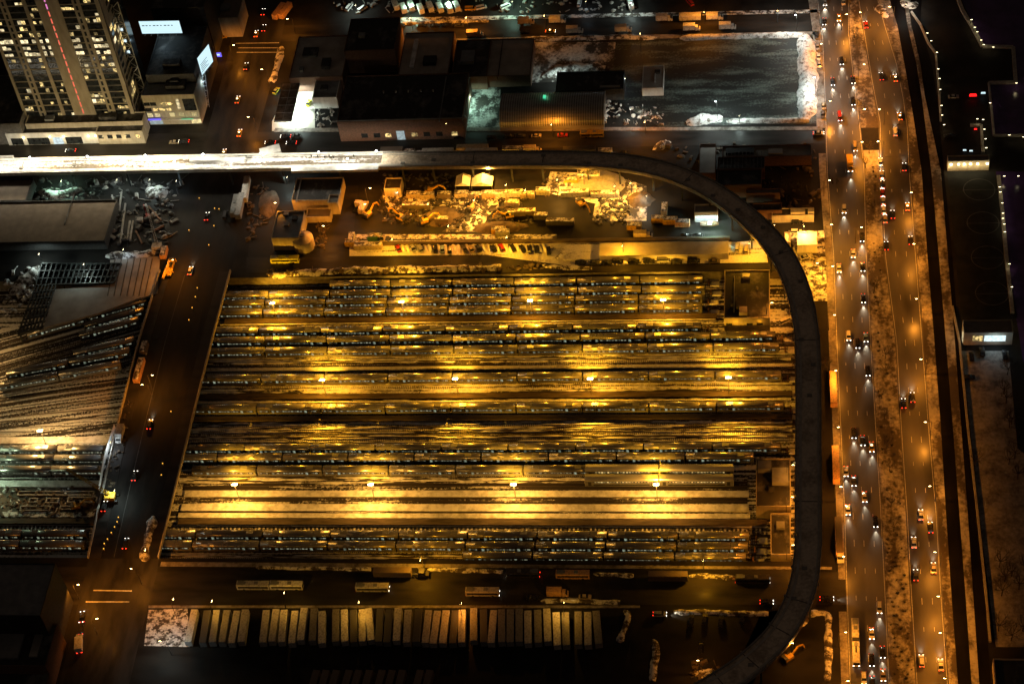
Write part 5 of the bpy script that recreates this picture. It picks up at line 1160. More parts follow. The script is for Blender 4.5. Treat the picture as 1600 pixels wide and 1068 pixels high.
for i, (x, y, c) in enumerate(((735, 12, 'yellow'), (752, 10, 'pale'), (790, 8, 'white'), (566, 12, 'white'), (545, 10, 'pale'), (905, 3, 'white'), (985, 6, 'white'), (1078, 2, 'red'))):
    vehicle('van' if i != 6 else 'container', c, x, y, 0.3*i, 0, f'{c} vehicle parked in the lit lots along the top edge, {ordw(i+1)} of that scatter', 'vans in the lots along the top edge', lz=1.5)
for i, (x, y) in enumerate(((435, 14), (445, 13))): vehicle('short trailer', 'orange', x, y, math.radians(72), 0, f'orange-lit trailer at the top of the avenue, {("left", "right")[i]} of the two', 'trailers at the top of the avenue', lz=3.9)
vehicle('taxi', 'yellow-green', 482, 160, math.radians(80), 0, 'bright yellow taxi parked in the gas station forecourt'); vehicle('taxi', 'yellow-green', 431, 141, math.radians(72), 0, 'yellow taxi at the left side of the gas station canopy')
vehicle('taxi', 'yellow', 347, 57, 0.2, 0, 'yellow taxi waiting at the sidewalk beside the kiosk'); vehicle('van', 'tan', 1318, 2, D(4), 0, 'tan van at the very top of the highway')
# --- lower street
for k, c, x, y, a, on, lb in (('bus', 'white', 448, 914, 0, 0, 'white bus brightly lit by a lamp on the lower street'), ('bus', 'pale', 396, 914, 0, 0, 'dim bus behind the bright white one on the lower street'), ('bus', 'pale', 582, 917, 0, 1, 'bus with red tail lamps in the middle of the lower street'),
        ('bus', 'pale', 754, 924, 0, 1, 'bus with red tail lamps further right on the lower street'), ('bus', 'dark', 817, 895, W_, 1, 'dark bus beside the yard wall left of the orange-lit one'), ('bus', 'orange', 895, 897, 0, 0, 'orange-lit bus parked by the yard wall'), ('trailer', 'brown', 1044, 902, 0, 0, 'dim brown trailer parked by the yard wall'),
        ('bus', 'dark', 1176, 904, 0, 1, 'dark bus with red tail lamps near the viaduct'), ('trailer', 'brown', 614, 896, 0, 0, 'long grey flat trailer hitched to a dark tractor on the lower street'), ('truck tractor', 'dark', 657, 896, 0, 0, 'dark tractor with frosted bonnet pulling the flat trailer'),
        ('box truck', 'orange', 872, 927, 0, 0, 'orange-lit box truck parked on the near kerb'), ('sedan', 'tan', 914, 931, 0, 0, 'orange-lit car parked ahead of the box truck'), ('suv', 'black', 833, 933, W_, 0, 'black car with a bright reflecting screen behind the box truck'),
        ('suv', 'silver', 1031, 958, 0, 1, 'silver car with glaring headlamps leaving the dark lot'), ('sedan', 'black', 1198, 939, 0, 1, 'black car under the viaduct with a red tail lamp'), ('suv', 'black', 1292, 934, 0, 1, 'black car with headlamps on turning onto the highway')):
    vehicle(k, c, x, y, a, on, lb, 'vehicles on the lower street', z=.04, lz=1.5 if k in ('bus', 'trailer') else 1, beamy=(x in (1031, 1292)))
for i, (x, y) in enumerate(((1080, 968), (1101, 966), (1126, 970), (1095, 1010), (1160, 965))): vehicle('suv', 'black', x, y, math.radians(86), 0, f'dark parked car in the dark lot left of the viaduct, {ordw(i+1)} from the left', 'cars in the dark lot')
# the row of parked trailers
TRT = [305, 325, 340, 355, 370, 384, 416.5, 430.5, 445, 461, 475, 490, 503.5, 524, 537.5, 552.5, 566, 576, 594, 609, 622.5, 637.5, 654, 670, 684, 696, 711, 722.5, 741, 756, 771, 784, 798, 810, 825, 840, 854, 869, 884, 904, 919, 931]
TRB = [293, 316, 331, 346, 361, 376, 410, 424, 439, 455, 469, 487.5, 502.5, 524, 538.5, 552.5, 566, 580, 591, 604, 619, 635, 650, 664, 676, 691, 707, 721, 740, 756, 767, 784, 797, 811, 825, 841, 856, 871, 885, 904, 919, 936]
BR = [2, 0, 1, 1, 2, 2, 2, 2, 3, 3, 3, 1, 3, 1, 3, 0, 2, 2, 0, 0, 3, 2, 0, 2, 2, 2, 0, 2, 1, 0, 2, 1, 1, 1, 2, 1, 2, 3, 1, 1, 2, 1]
for i, (a, c, k) in enumerate(zip(TRT, TRB, BR)):
    off = 9 if i > 36 else rnd.uniform(-2, 3)
    dy_ = rnd.uniform(-2.5, 2.5); a += rnd.uniform(-1, 1); p, q = P(a, 950+dy_, 4), P(c, 1004+off+dy_, 4); d = q-p; cc = (p+q)/2
    o = dup(PROTO[('trailer', 0)], (cc.x, cc.y, .03), math.atan2(d.y, d.x), f'{("dark", "dim grey", "pale snowy", "bright snowy")[k]}-roofed trailer, {ordw(i+1)} from the left in the row below the lower street', 'trailers parked side by side below the lower street')
    for ch in o.children:
        n_ = ch.name.split('.')[0]
        if n_ == 'roof': ch.color = (*((.07, .065, .06), (.27, .25, .21), (.55, .51, .43), (.76, .71, .6))[k], 1)
        elif n_ in ('box', 'door'): ch.color = (*(.2+.1*k,)*3, 1)
for i, x in enumerate((487, 502, 518, 538, 553, 570, 590, 606, 622, 650, 665)):
    o = vehicle('trailer', 'brown', x, 1072, math.radians(84), 0, f'barely visible trailer along the bottom edge, {ordw(i+1)} from the left', 'trailers along the bottom edge', lz=4)
# --- car park above the yard: cars nosed in to the snow
PK = [(622, 387, 'red', 'sedan'), (645, 386, 'silver', 'sedan'), (656, 387, 'silver', 'suv'), (680, 388, 'black', 'sedan'), (691, 388, 'pale blue', 'sedan'), (702, 388, 'black', 'suv'), (725, 387, 'dark grey', 'sedan'), (736, 388, 'tan', 'sedan'), (747, 387, 'black', 'sedan'), (771, 387, 'black', 'sedan'), (784, 386, 'red', 'suv'), (801, 386, 'black', 'sedan'), (816, 387, 'black', 'sedan'), (827, 388, 'black', 'suv'), (838, 388, 'black', 'sedan'), (857, 391, 'black', 'suv')]
for i, (x, y, c, k) in enumerate(PK): vehicle(k, c, x, y, math.radians(100 if x in (680, 691, 702, 827, 838, 857) else 116), 0, f'{c} {k} in the snowy car park, {ordw(i+1)} from the left of the slanted row', 'cars in the snowy car park')
for i, (a_, b_) in enumerate(zip(PK, PK[1:])):
    x = (a_[0]+b_[0])/2
    for k in range(2 if b_[0]-a_[0] > 16 else 1):
        xx = x+(k-.5)*8 if b_[0]-a_[0] > 16 else x; p = P(xx, 387, .03)
        o = MB().mound(0, 0, .9, 3.4, .8, math.radians(20), 10, 3, .2, 0, random.Random(i*3+k)).build('snow_mound', 'snow', smooth=True); o.location = p
        tag(o, f'snow hump between the slanted parked cars, beside the {ordw(i+1)} car from the left{", further one" if k else ""}', 'snow mound', 'snow humps in the car park')
PK2 = [(907, 409, 'black', 'sedan'), (928, 409.5, 'dark grey', 'sedan'), (948, 409.5, 'black', 'sedan'), (965, 407, 'black', 'suv'), (990, 407.5, 'black', 'suv'), (1014, 407, 'black', 'suv'), (1037, 406, 'silver', 'van'), (1057, 408, 'black', 'sedan'), (1084, 407, 'black', 'van'), (1116, 407, 'brown', 'sedan')]
for i, (x, y, c, k) in enumerate(PK2): vehicle(k, c, x, y, 0, 0, f'{c} {k} parked end to end below the long snow roof, {ordw(i+1)} from the left', 'cars parked end to end above the yard')
for x, y, a, c, k, lb in ((1228, 478, .5, 'black', 'suv', 'black car in the narrow yard lane beside the viaduct'), (1228, 500, .55, 'pale', 'van', 'pale van parked askew beside the viaduct'), (1071, 367, 0, 'black', 'sedan', 'black car left of the boat'), (1091, 367, 0, 'black', 'sedan', 'black car below the boat'), (1245, 346, 0, 'black', 'suv', 'dark car before the yellow-lit store front'),
        (1152, 385, 1.5, 'pale', 'van', 'pale van at the end of the long snow roof'), (1244, 361, 0, 'pale', 'suv', 'snow-covered car behind the white-roofed cabin'), (1258, 400, .4, 'pale', 'sedan', 'snowy car below the white-roofed cabin'), (1166, 388, 1.5, 'tan', 'van', 'tan van second at the end of the long snow roof'),
        (1518, 556, 1.6, 'black', 'suv', 'dark car parked left below the riverside pavilion'), (1535, 548, 1.6, 'black', 'sedan', 'dark car close under the riverside pavilion'), (1570, 553, 1.6, 'black', 'sedan', 'dark car at the right corner below the pavilion'), (1514, 588, .1, 'black', 'sedan', 'dark car lower on the left edge of the snowy lawn'),
        (1490, 150, 0, 'silver', 'sedan', 'silver car with a cold lamp on the jetty lot'), (1484, 211, .2, 'black', 'sedan', 'black car at the jetty lot entrance')):
    vehicle(k, c, x, y, a, 0, lb)
vehicle('bus', 'yellow-green', 445, 404, 0, 0, 'yellow-green bus parked below the industrial block', lz=2)
# --- middle storage yard: containers, sheds, machines
CT = [('container', 'tan', 646, 303), ('container', 'tan', 668, 304), ('container', 'brown', 694, 303), ('container', 'tan', 721, 302), ('container', 'brown', 742, 304), ('container', 'orange', 763, 302), ('long container', 'pale', 795, 301), ('container', 'tan', 824, 303),
      ('container', 'pale', 848, 297), ('long container', 'pale', 898, 300), ('container', 'white', 913, 270), ('container', 'white', 926, 272), ('container', 'yellow', 892, 281), ('long container', 'pale', 945, 302), ('container', 'brown', 690, 342), ('container', 'tan', 800, 316), ('long container', 'brown', 815, 330), ('container', 'grey', 785, 362), ('container', 'yellow', 779, 358),
      ('container', 'green', 585, 369), ('container', 'pale', 549, 372), ('container', 'yellow', 550, 378), ('long container', 'tan', 575, 383), ('container', 'dark', 845, 336), ('long container', 'dark', 875, 345), ('container', 'yellow', 1029, 341), ('container', 'yellow', 1047, 343), ('container', 'orange', 1066, 347), ('container', 'yellow', 991, 352), ('container', 'tan', 1038, 325), ('long container', 'brown', 650, 320)]
for i, (k, c, x, y) in enumerate(sorted(CT, key=lambda v: v[2])):
    vehicle(k, c, x, y, rnd.uniform(-.05, .05)+(math.pi/2 if x in (1038, 549) else 0), 0, f'{c} {k} in the crowded middle storage yard, {ordw(i+1)} from the left', 'containers in the middle storage yard', lz=1.8)
vehicle('box truck', 'tan', 1005, 366, 0, 0, 'tan box truck parked right of the slatted snow patch', lz=2); vehicle('box truck', 'tan', 568, 322, math.radians(80), 0, 'tan tanker-like truck at the left edge of the storage yard', lz=2)
vehicle('truck tractor', 'tan', 559, 322, math.radians(80), 0, 'tan tractor beside the truck at the left edge of the storage yard')
for x, y, a, c, lb in ((626, 340, 2.6, 'yellow', 'excavator with its arm down on the snow, left in the storage yard'), (664, 345, .4, 'yellow', 'excavator with a bent arm before the dark pile in the storage yard'), (672, 297, 0, 'yellow', 'yellow excavator under the viaduct among pipes'), (908, 318, 5.4, 'yellow', 'yellow excavator with a long slanting arm beside the slatted snow patch'), (736, 325, 1.2, 'orange', 'excavator in the floodlit middle of the storage yard'), (795, 337, 3.4, 'yellow', 'excavator behind the long brown container'),
        (600, 375, 3.0, 'tan', 'excavator beside the car park end wall'), (610, 325, 2.2, 'tan', 'excavator at the left corner of the snow lot'), (575, 335, 1.0, 'yellow', 'small yellow excavator by the work lane'), (1232, 1026, .7, 'yellow', 'yellow excavator in the dark corner lot right of the viaduct'), (120, 790, .3, 'yellow', 'excavator beside the foundation trench left of the avenue'), (230, 340, 2, 'red', 'red and dark excavator among steel beams, upper left')):
    vehicle('excavator', c, x, y, a, 0, lb, None, Z if x == 120 else 0.02)
# big tents and sheets
def tent(label, xl, xr, yt, yb, h, mat='tarp'):
    x0, x1, y0, y1 = rect(xl, xr, yt, yb, h); w, d = (x1-x0)/2, (y1-y0)/2
    t = thing('tent', label, 'tent', ((x0+x1)/2, (y0+y1)/2, 0))
    MB().side([(-w, 2.4), (0, h), (w, 2.4)], -d, d).build('roof_sheet', mat, t)
    for x in (-w+.2, w-.2):
        for y in (-d+.2, d-.2): MB().tube((x, y, 0), (x, y, 2.4), .08, n=6).build('pole', 'steel', t)
tent('glaring white tent under a floodlight below the viaduct', 735, 768, 270, 285, 4.6); tent('smaller white tent left of the glaring one', 710, 733, 270, 286, 4.2)
slab('long flat snow-covered roof above the end-to-end parked cars', 'roof', 936, 1138, 378, 398, 0, 3.2, 'snow_wet' if False else 'snow_roof_light', 'canopy_roof')
slab('sloping snowy embankment left of the long snow roof', 'embankment', 880, 936, 380, 405, 0, 1.0, 'snow_yard_heavy', 'embankment')
slab('dark wall of timber along the top of the car park', 'wall', 560, 1140, 373, 376, 0, 1.6, 'timber', 'timber_wall')
# boat in the lit corner
bt = thing('boat', 'small dark boat on blocks in the lit corner by the garage', 'boat', P(1108, 353, 0))
hull = MB(); secs = [(-3.6, .9, 1.0), (-1.5, 1.25, .95), (1.2, 1.2, 1.0), (3.0, .6, 1.2), (3.9, .05, 1.4)]; vs = []
for x, w_, z_ in secs: vs += [(x, -w_, z_+.6), (x, -w_*.7, .6), (x, 0, .4), (x, w_*.7, .6), (x, w_, z_+.6)]
hull.add(vs, [(5*i+k, 5*i+5+k, 5*i+6+k, 5*i+1+k) for i in range(4) for k in range(4)]+[(0, 1, 2, 3, 4)]); hull.build('hull', 'rust', bt)
MB().prism([(-3.5, -.85), (-1.5, -1.15), (1.2, -1.1), (2.9, -.55), (3.7, 0), (2.9, .55), (1.2, 1.1), (-1.5, 1.15), (-3.5, .85)], 1.2, 1.28).build('deck', 'timber', bt); MB().box(-.6, 1.2, -.7, .7, 1.28, 2.2, top=.8).build('cabin', 'wall_white', bt)
# rubble and loose material that nobody could count
def litter(name, label, pts, n, smin, smax, mats, seed, z=0.02, hmax=1.0):
    r = random.Random(seed); q = [P(x, y, z) for x, y in pts]; x0 = min(p.x for p in q); x1 = max(p.x for p in q); y0 = min(p.y for p in q); y1 = max(p.y for p in q)
    def inside(x, y):
        c = False
        for i in range(len(q)):
            a, d = q[i], q[i-1]
            if (a.y > y) != (d.y > y) and x < (d.x-a.x)*(y-a.y)/(d.y-a.y)+a.x: c = not c
        return c
    b = MB(); k = 0
    while k < n:
        x, y = r.uniform(x0, x1), r.uniform(y0, y1)
        if not inside(x, y): continue
        k += 1; s = r.uniform(smin, smax); t = r.random(); a = r.uniform(0, 3.14)
        if t < .35: b.box(x-s, x+s, y-s*r.uniform(.2, .8), y+s*.4, z-.02, z+s*r.uniform(.3, hmax), rz=a, top=r.uniform(.6, 1))
        elif t < .6: b.bar((x, y, z+.2), (x+s*2.6*math.cos(a), y+s*2.6*math.sin(a), z+r.uniform(.2, .8)), .3, .3)
        elif t < .75: b.tube((x, y, z), (x, y, z+s*.9), s*.5, s*.5, 8)
        else: b.mound(x, y, s*1.2, s, s*.6, a, 8, 2, .3, z, r)
    return tag(b.build(name, mats), label, 'rubble', None, 'stuff')
litter('construction_debris', 'jumble of timber and scrap across the snowy storage lot', [(590, 300), (800, 300), (800, 350), (600, 350)], 380, .25, 1.1, 'timber', 1)
litter('construction_debris', 'dark machinery parts across the snowy storage lot', [(595, 312), (830, 310), (830, 356), (600, 352)], 260, .3, 1.3, 'steel_dark', 21)
litter('construction_debris', 'snow-capped heaps among the storage lot scrap', [(590, 310), (800, 310), (800, 352), (600, 352)], 45, .3, .9, 'snow_dirty', 2)
litter('construction_debris', 'scrap metal and barrels along the work lane', [(498, 318), (520, 318), (510, 392), (490, 392)], 46, .4, 1.3, 'timber', 3)
litter('construction_debris', 'loose material below the white viaduct', [(600, 272), (705, 272), (705, 296), (600, 296)], 80, .3, 1.2, 'steel_dark', 4)
litter('construction_debris', 'glaring junk under the curved end of the viaduct', [(850, 270), (1000, 282), (1010, 305), (840, 310)], 90, .3, .9, 'timber', 5)
litter('construction_debris', 'stacked bars on the slatted snow patch', [(935, 312), (985, 312), (985, 350), (930, 350)], 120, .3, 1.4, 'steel_dark', 6)
litter('construction_debris', 'lumps and stored parts along the top wall of the yard', [(410, 424), (850, 413), (850, 420), (410, 431)], 190, .4, 1.3, 'timber', 7, hmax=1.6)
litter('construction_debris', 'scrap on the upper left jobsite below the viaduct', [(45, 280), (285, 280), (265, 390), (170, 390), (170, 316), (45, 316)], 150, .4, 1.8, 'steel_dark', 8)
litter('construction_debris', 'pale timbers on the upper left jobsite', [(55, 282), (285, 282), (265, 380), (170, 380), (165, 310), (55, 310)], 90, .4, 1.8, 'concrete', 9)
litter('construction_debris', 'broken concrete beside the steel grid deck', [(10, 430), (60, 410), (50, 470), (0, 500)], 60, .5, 1.8, 'snow_dirty', 10)
litter('construction_debris', 'equipment heap in the muddy foundation strip', [(0, 765), (155, 762), (150, 808), (0, 808)], 90, .4, 1.5, 'earth', 11, Z)
litter('construction_debris', 'snowy odds and ends in the muddy foundation strip', [(0, 762), (155, 762), (150, 806), (0, 806)], 60, .4, 1.2, 'snow_dirty', 12, Z)
litter('construction_debris', 'tools and material on the bridge work zone', [(188, 640), (206, 625), (195, 690), (175, 770), (160, 775)], 60, .3, 1.0, 'timber', 13, .2)
litter('construction_debris', 'junk at the lot corner below the gas station shop', [(486, 160), (522, 160), (520, 198), (486, 200)], 40, .4, 1.4, 'concrete', 14)
litter('construction_debris', 'frosty junk right of the corrugated shed', [(945, 155), (1038, 170), (1035, 196), (945, 196)], 70, .3, 1.4, 'snow_dirty', 15)
litter('construction_debris', 'junk in the floodlit corner beside the highway', [(1232, 385), (1290, 385), (1290, 440), (1256, 440)], 50, .3, 1.2, 'snow_dirty', 16)
litter('construction_debris', 'scrap in the dim block inside the viaduct curve', [(1030, 225), (1280, 226), (1285, 330), (1200, 330)], 130, .4, 1.6, 'timber', 17)
litter('construction_debris', 'scrap by the curved viaduct at the bottom', [(1080, 1030), (1130, 1040), (1120, 1068), (1080, 1068)], 40, .4, 1.4, 'timber', 18)
litter('construction_debris', 'scrap left of the silver avenue trailer', [(388, 290), (420, 290), (412, 350), (385, 380)], 60, .4, 1.3, 'timber', 19)
litter('construction_debris', 'pallets and boxes in the lots along the top edge', [(520, 0), (900, -4), (1000, 0), (1000, 18), (520, 22)], 130, .4, 1.4, 'concrete', 20)
# gravel and sand heaps
def pile(label, x, y, rx, ry, h, mat, seed, z=0.0):
    p = P(x, y, z); o = MB().mound(0, 0, rx, ry, h, 0, 16, 5, .18, 0, random.Random(seed)).build('gravel_heap', mat, smooth=True); o.location = p; tag(o, label, 'heap')
pile('brown earth heap under the viaduct curve, lamp-lit on top', 1000, 312, 6, 5, 2.0, 'earth', 3); pile('pale sand heap left of the viaduct curve', 935, 285, 13, 8, 1.8, 'concrete', 4); pile('yellow-lit snow and gravel heap beside the left storage lane', 420, 318, 4.5, 9, 1.3, 'earth', 5)
pile('dark earth heap in the storage lot', 690, 338, 9, 6, 2.4, 'earth', 6); pile('greenish snow heap under a cold lamp on the upper left jobsite', 245, 300, 6, 5, 1.4, 'snow_dirty', 7); pile('long dark earth heap beside the small excavator', 780, 355, 12, 4, 1.8, 'earth', 8)
# ================================================================== LEFT JOBSITE STEELWORK
gr = thing('steel_grid', 'black steel beam grid over the snow left of the avenue', 'steelwork', P(110, 420, 0))
o = Vector(gr.location); b = MB(); b2 = MB()
A, B_, C_, D_ = P(66, 412, .6)-o, P(190, 412, .6)-o, P(150, 442, .6)-o, P(56, 446, .6)-o
for i in range(17):
    t = i/16; b.bar(A.lerp(B_, t), D_.lerp(C_+Vector((8, 0, 0)), t), .45, .8)
for t in (0, .35, .7, 1): b2.bar(A.lerp(D_, t), B_.lerp(C_+Vector((8, 0, 0)), t), .5, .9)
A2, B2_, C2_, D2_ = P(56, 446, .6)-o, P(88, 444, .6)-o, P(64, 512, .6)-o, P(28, 522, .6)-o
for i in range(7):
    t = i/6; b.bar(A2.lerp(B2_, t), D2_.lerp(C2_, t), .45, .8)
for t in (.15, .3, .5, .7, .85, 1): b2.bar(A2.lerp(D2_, t), B2_.lerp(C2_, t), .5, .9)
for i, q in enumerate((b, b2)): q.build(('beam', 'cross_beam')[i], 'girder', gr)
for x, y in ((66, 412), (120, 412), (186, 412), (58, 446), (100, 446), (30, 520), (62, 512)):
    p = P(x, y, .2)-o; MB().box(p.x-.3, p.x+.3, p.y-.3, p.y+.3, PIT, .2).build('column', 'girder', gr)
dk = sheet('snow_shelf', [(86, 452), (130, 448), (172, 444), (172, 406), (250, 400), (246, 458), (216, 466), (150, 490), (100, 503), (68, 512)], .3, 'snow_roof', 'thing', 'broad brown snow-covered deck shelf above the fanned tracks', 'deck', th=.9)
b = MB()
for k, x in enumerate((180, 190, 200, 210, 220, 229, 238)):
    a, c = P(x, 404, .34), P(x-12, 462, .34); b.bar(a, c, .35, .12)
b.build('deck_joint', 'timber', dk)
for x, y in ((70, 508), (150, 486), (240, 455), (172, 446), (246, 404)):
    p = P(x, y, 0); MB().box(p.x-.4, p.x+.4, p.y-.4+1.2, p.y+.4+1.2, PIT, -.6).build('column', 'concrete_dark', dk)
def crane_boom(label, xa, ya, xb, yb, zb, mat='machine_paint', colr='yellow', za=2):
    a, c = P(xa, ya, za), P(xb, yb, zb); t = thing('crawler_crane', label, 'crane', (a.x, a.y, 0)); d = c-a; L = d.length
    u = d.normalized(); s = Vector((-u.y, u.x, 0)).normalized()*.55; w = u.cross(s).normalized()*.55; b = MB(); q = [s+w, s-w, -s-w, -s+w]
    f = Vector((0, 0, za))
    for v in q: b.bar(f+v, f+d+v*.5, .16, .16)
    n = int(L/1.6)
    for i in range(n):
        for k in range(4): b.bar(f+d*(i/n)+q[k]*(1-.5*i/n), f+d*((i+1)/n)+q[(k+1) % 4]*(1-.5*(i+1)/n), .1, .1)
    bo = b.build('boom', mat, t); bo.color = (*COL[colr], 1)
    bd = MB().box(-2.4, 1.6, -1.5, 1.5, .95, 2.6).build('body', mat, t); bd.color = (*COL[colr], 1)
    for y in (-1.6, 1.6): MB().box(-2.6, 2.6, y-.4, y+.4, 0, .95).build('crawler_track', 'rubber', t)
    MB().tube(f+d, f+d+Vector((0, 0, -zb+1.5)), .05, n=5).build('hoist_cable', 'steel_dark', t); return t
crane_boom('pale lattice-boom crane leaning up from the avenue edge, upper left', 246, 384, 229, 322, 6, colr='pale')
crane_boom('dark lattice crane on the bridge with its yellow boom foot over the straight trains', 172, 772, 104, 733, 9, colr='yellow', za=3)
for i, (x0, y0, x1, y1) in enumerate(((157, 370, 168, 330), (163, 372, 176, 330), (196, 318, 188, 380), (203, 345, 199, 374), (208, 345, 203, 376), (190, 300, 186, 330), (212, 360, 222, 380), (175, 305, 182, 330), (232, 322, 252, 345), (240, 360, 256, 352))):
    o = MB(); a, c = P(x0, y0, .5), P(x1, y1, .5); cc = (a+c)/2; o.bar(a-cc, c-cc, .7, .7); q = o.build('steel_beam', 'concrete' if i in (1, 2, 3, 4, 5, 7) else 'rust'); q.location = cc
    tag(q, f'loose {"pale snow-topped" if i in (1, 2, 3, 4, 5, 7) else "rusty"} steel beam on the upper left jobsite, {ordw(i+1)} from the roof edge', 'beam', 'loose beams on the upper left jobsite')
# foundation strip in the left yard
sheet('foundation_ground', [(-60, 762), (158, 760), (150, 808), (-60, 808)], Z+.06, 'earth')
for i, (xl, xr, yt, yb) in enumerate(((26, 146, 766, 773), (44, 58, 777, 784), (70, 90, 777, 785), (104, 150, 775, 784), (30, 78, 789, 797), (92, 114, 789, 795))):
    x0, x1, y0, y1 = rect(xl, xr, yt, yb, Z+.9); b = MB(); w = .45
    b.box(x0, x1, y0, y0+w, Z, Z+.9).box(x0, x1, y1-w, y1, Z, Z+.9).box(x0, x0+w, y0+w, y1-w, Z, Z+.9).box(x1-w, x1, y0+w, y1-w, Z, Z+.9)
    q = b.build('foundation_wall', 'concrete'); tag(q, f'concrete foundation box in the muddy strip left of the avenue, {ordw(i+1)} from the top', 'foundation', 'foundation boxes')
def lwalk(label, y0, y1, xr, mat, h=.5):
    x0, x1, a0, a1 = rect(-60, xr, y0, y1, Z+h); q = MB().box(x0, x1, a0, a1, Z, Z+h).build('walkway', mat); tag(q, label, 'walkway', 'walkways left of the avenue')
lwalk('floodlit white snow walkway below the straight trains', 750, 760, 158, 'snow'); lwalk('snowy walkway just above the straight trains, left of the avenue', 682, 692, 186, 'snow'); lwalk('greenish snow strip under the muddy foundations', 799, 807, 146, 'snow_dirty'); lwalk('dark platform above the snow-capped sleepers, left of the avenue', 809, 817, 146, 'timber', 1.0)
t = make_track(P(138, 826, Z).x-P(-60, 826, Z).x, True); p = P(-60, 826, Z); t.location = p; t['label'] = 'track with snow-capped sleepers left of the avenue'
sheet('fan_ground', [(-120, 505), (60, 512), (240, 462), (204, 600), (-120, 660)], Z+.012, 'snow_fan'); sheet('fan_ground', [(-120, 640), (60, 600), (212, 572), (190, 700), (-120, 700)], Z+.03, 'snow_fan_low')
def ltrack(xa, ya, xb, yb, i):
    a, c = P(xa, ya, Z), P(xb, yb, Z); t = make_track((c-a).length); t.location = a; t.rotation_euler = (0, 0, beam_angle(a, c)); t['label'] = f'fanned railway track left of the avenue, {ordw(i+1)} from the top of the fan'; t['group'] = 'fanned tracks'
for i, (xa, ya, xb, yb) in enumerate(((-20, 547, 234, 476), (-20, 563, 230, 494), (-20, 580, 222, 509), (-20, 590, 220, 522), (-20, 600, 214, 541), (-20, 612, 208, 557), (-20, 622, 196, 580), (-20, 634, 196, 598), (-20, 640, 194, 610), (-20, 652, 190, 622), (-20, 658, 186, 640), (-20, 664, 186, 655), (-20, 672, 186, 668), (-20, 680, 186, 677))): ltrack(xa, ya, xb, yb, i)
fe = P(160, 700, 0)
fw = thing('site_fence', 'glaring white sheeted fence on the left edge of the bridge', 'fence', P(182, 690, .05))
o = Vector(fw.location); pts = [P(188, 668, .05)-o, P(178, 700, .05)-o, P(170, 728, .05)-o, P(164, 768, .05)-o]
for a, c in zip(pts, pts[1:]): MB().bar(a+Vector((-2, 0, 1.2)), c+Vector((-2, 0, 1.2)), .15, 2.4).build('panel', 'tarp', fw)
# ================================================================== LAMPS OF STREETS AND LOTS
def make_street_lamp(h=9.0, arm=2.2, mat='lamp_sodium'):
    t = thing('street_lamp', 'street lamp', 'street lamp')
    MB().tube((0, 0, 0), (0, 0, h), .13, .08, 8).build('pole', 'steel_dark', t)
    MB().tube((0, 0, h-.1), (arm, 0, h+.35), .06, .05, 6).build('arm', 'steel_dark', t)
    hd = MB().box(arm-.5, arm+.5, -.2, .2, h+.28, h+.48, top=.7).build('lamp_head', 'steel_dark', t)
    MB().box(arm-.4, arm+.42, -.2, .2, h+.12, h+.275).build('lamp_glass', mat, hd); return t
SLAMP = make_street_lamp(); WLAMP = make_street_lamp(11, .6, 'lamp_white'); SMALL = make_street_lamp(4.5, .3, 'lamp_small')
def slamp(x, y, label, ang=0, data='road', proto=None, h=9.0, arm=2.2, group=None, zb=0.0):
    pr = proto or SLAMP; p = P(x, y, zb+h+.3); q = Vector((p.x-arm*math.cos(ang), p.y-arm*math.sin(ang), zb))
    o = dup(pr, q, ang, label, group); put_light(data, (arm, 0, h-.15), o); return o
HL = [(1283, 68), (1297, 157), (1296, 281), (1299, 350), (1301, 415), (1304, 491), (1306, 578), (1310, 666), (1314, 759), (1318, 868), (1321, 986), (1325, 1062)]
for i, (x, y) in enumerate(HL): slamp(x, y, f'orange street lamp on the left edge of the highway, {ordw(i+1)} from the top', 0, 'road_dim' if y in (281, 350) else 'road', group='street lamps of the highway')
HR = [(1344, 19), (1374, 170), (1372, 220), (1424, 300), (1428, 380), (1432, 466), (1439, 560), (1446, 658), (1453, 758), (1461, 861), (1466, 930), (1469, 987), (1476, 1058)]
for i, (x, y) in enumerate(HR): slamp(x, y, f'orange street lamp on the river side of the highway, {ordw(i+1)} from the top', math.pi, group='street lamps of the highway')
for i, (x, y) in enumerate(((1323, 22), (1350, 100), (1351, 170), (1347, 221), (1346, 354))): slamp(x, y, f'orange street lamp standing in the highway median, {ordw(i+1)} from the top', 0, group='street lamps of the highway')
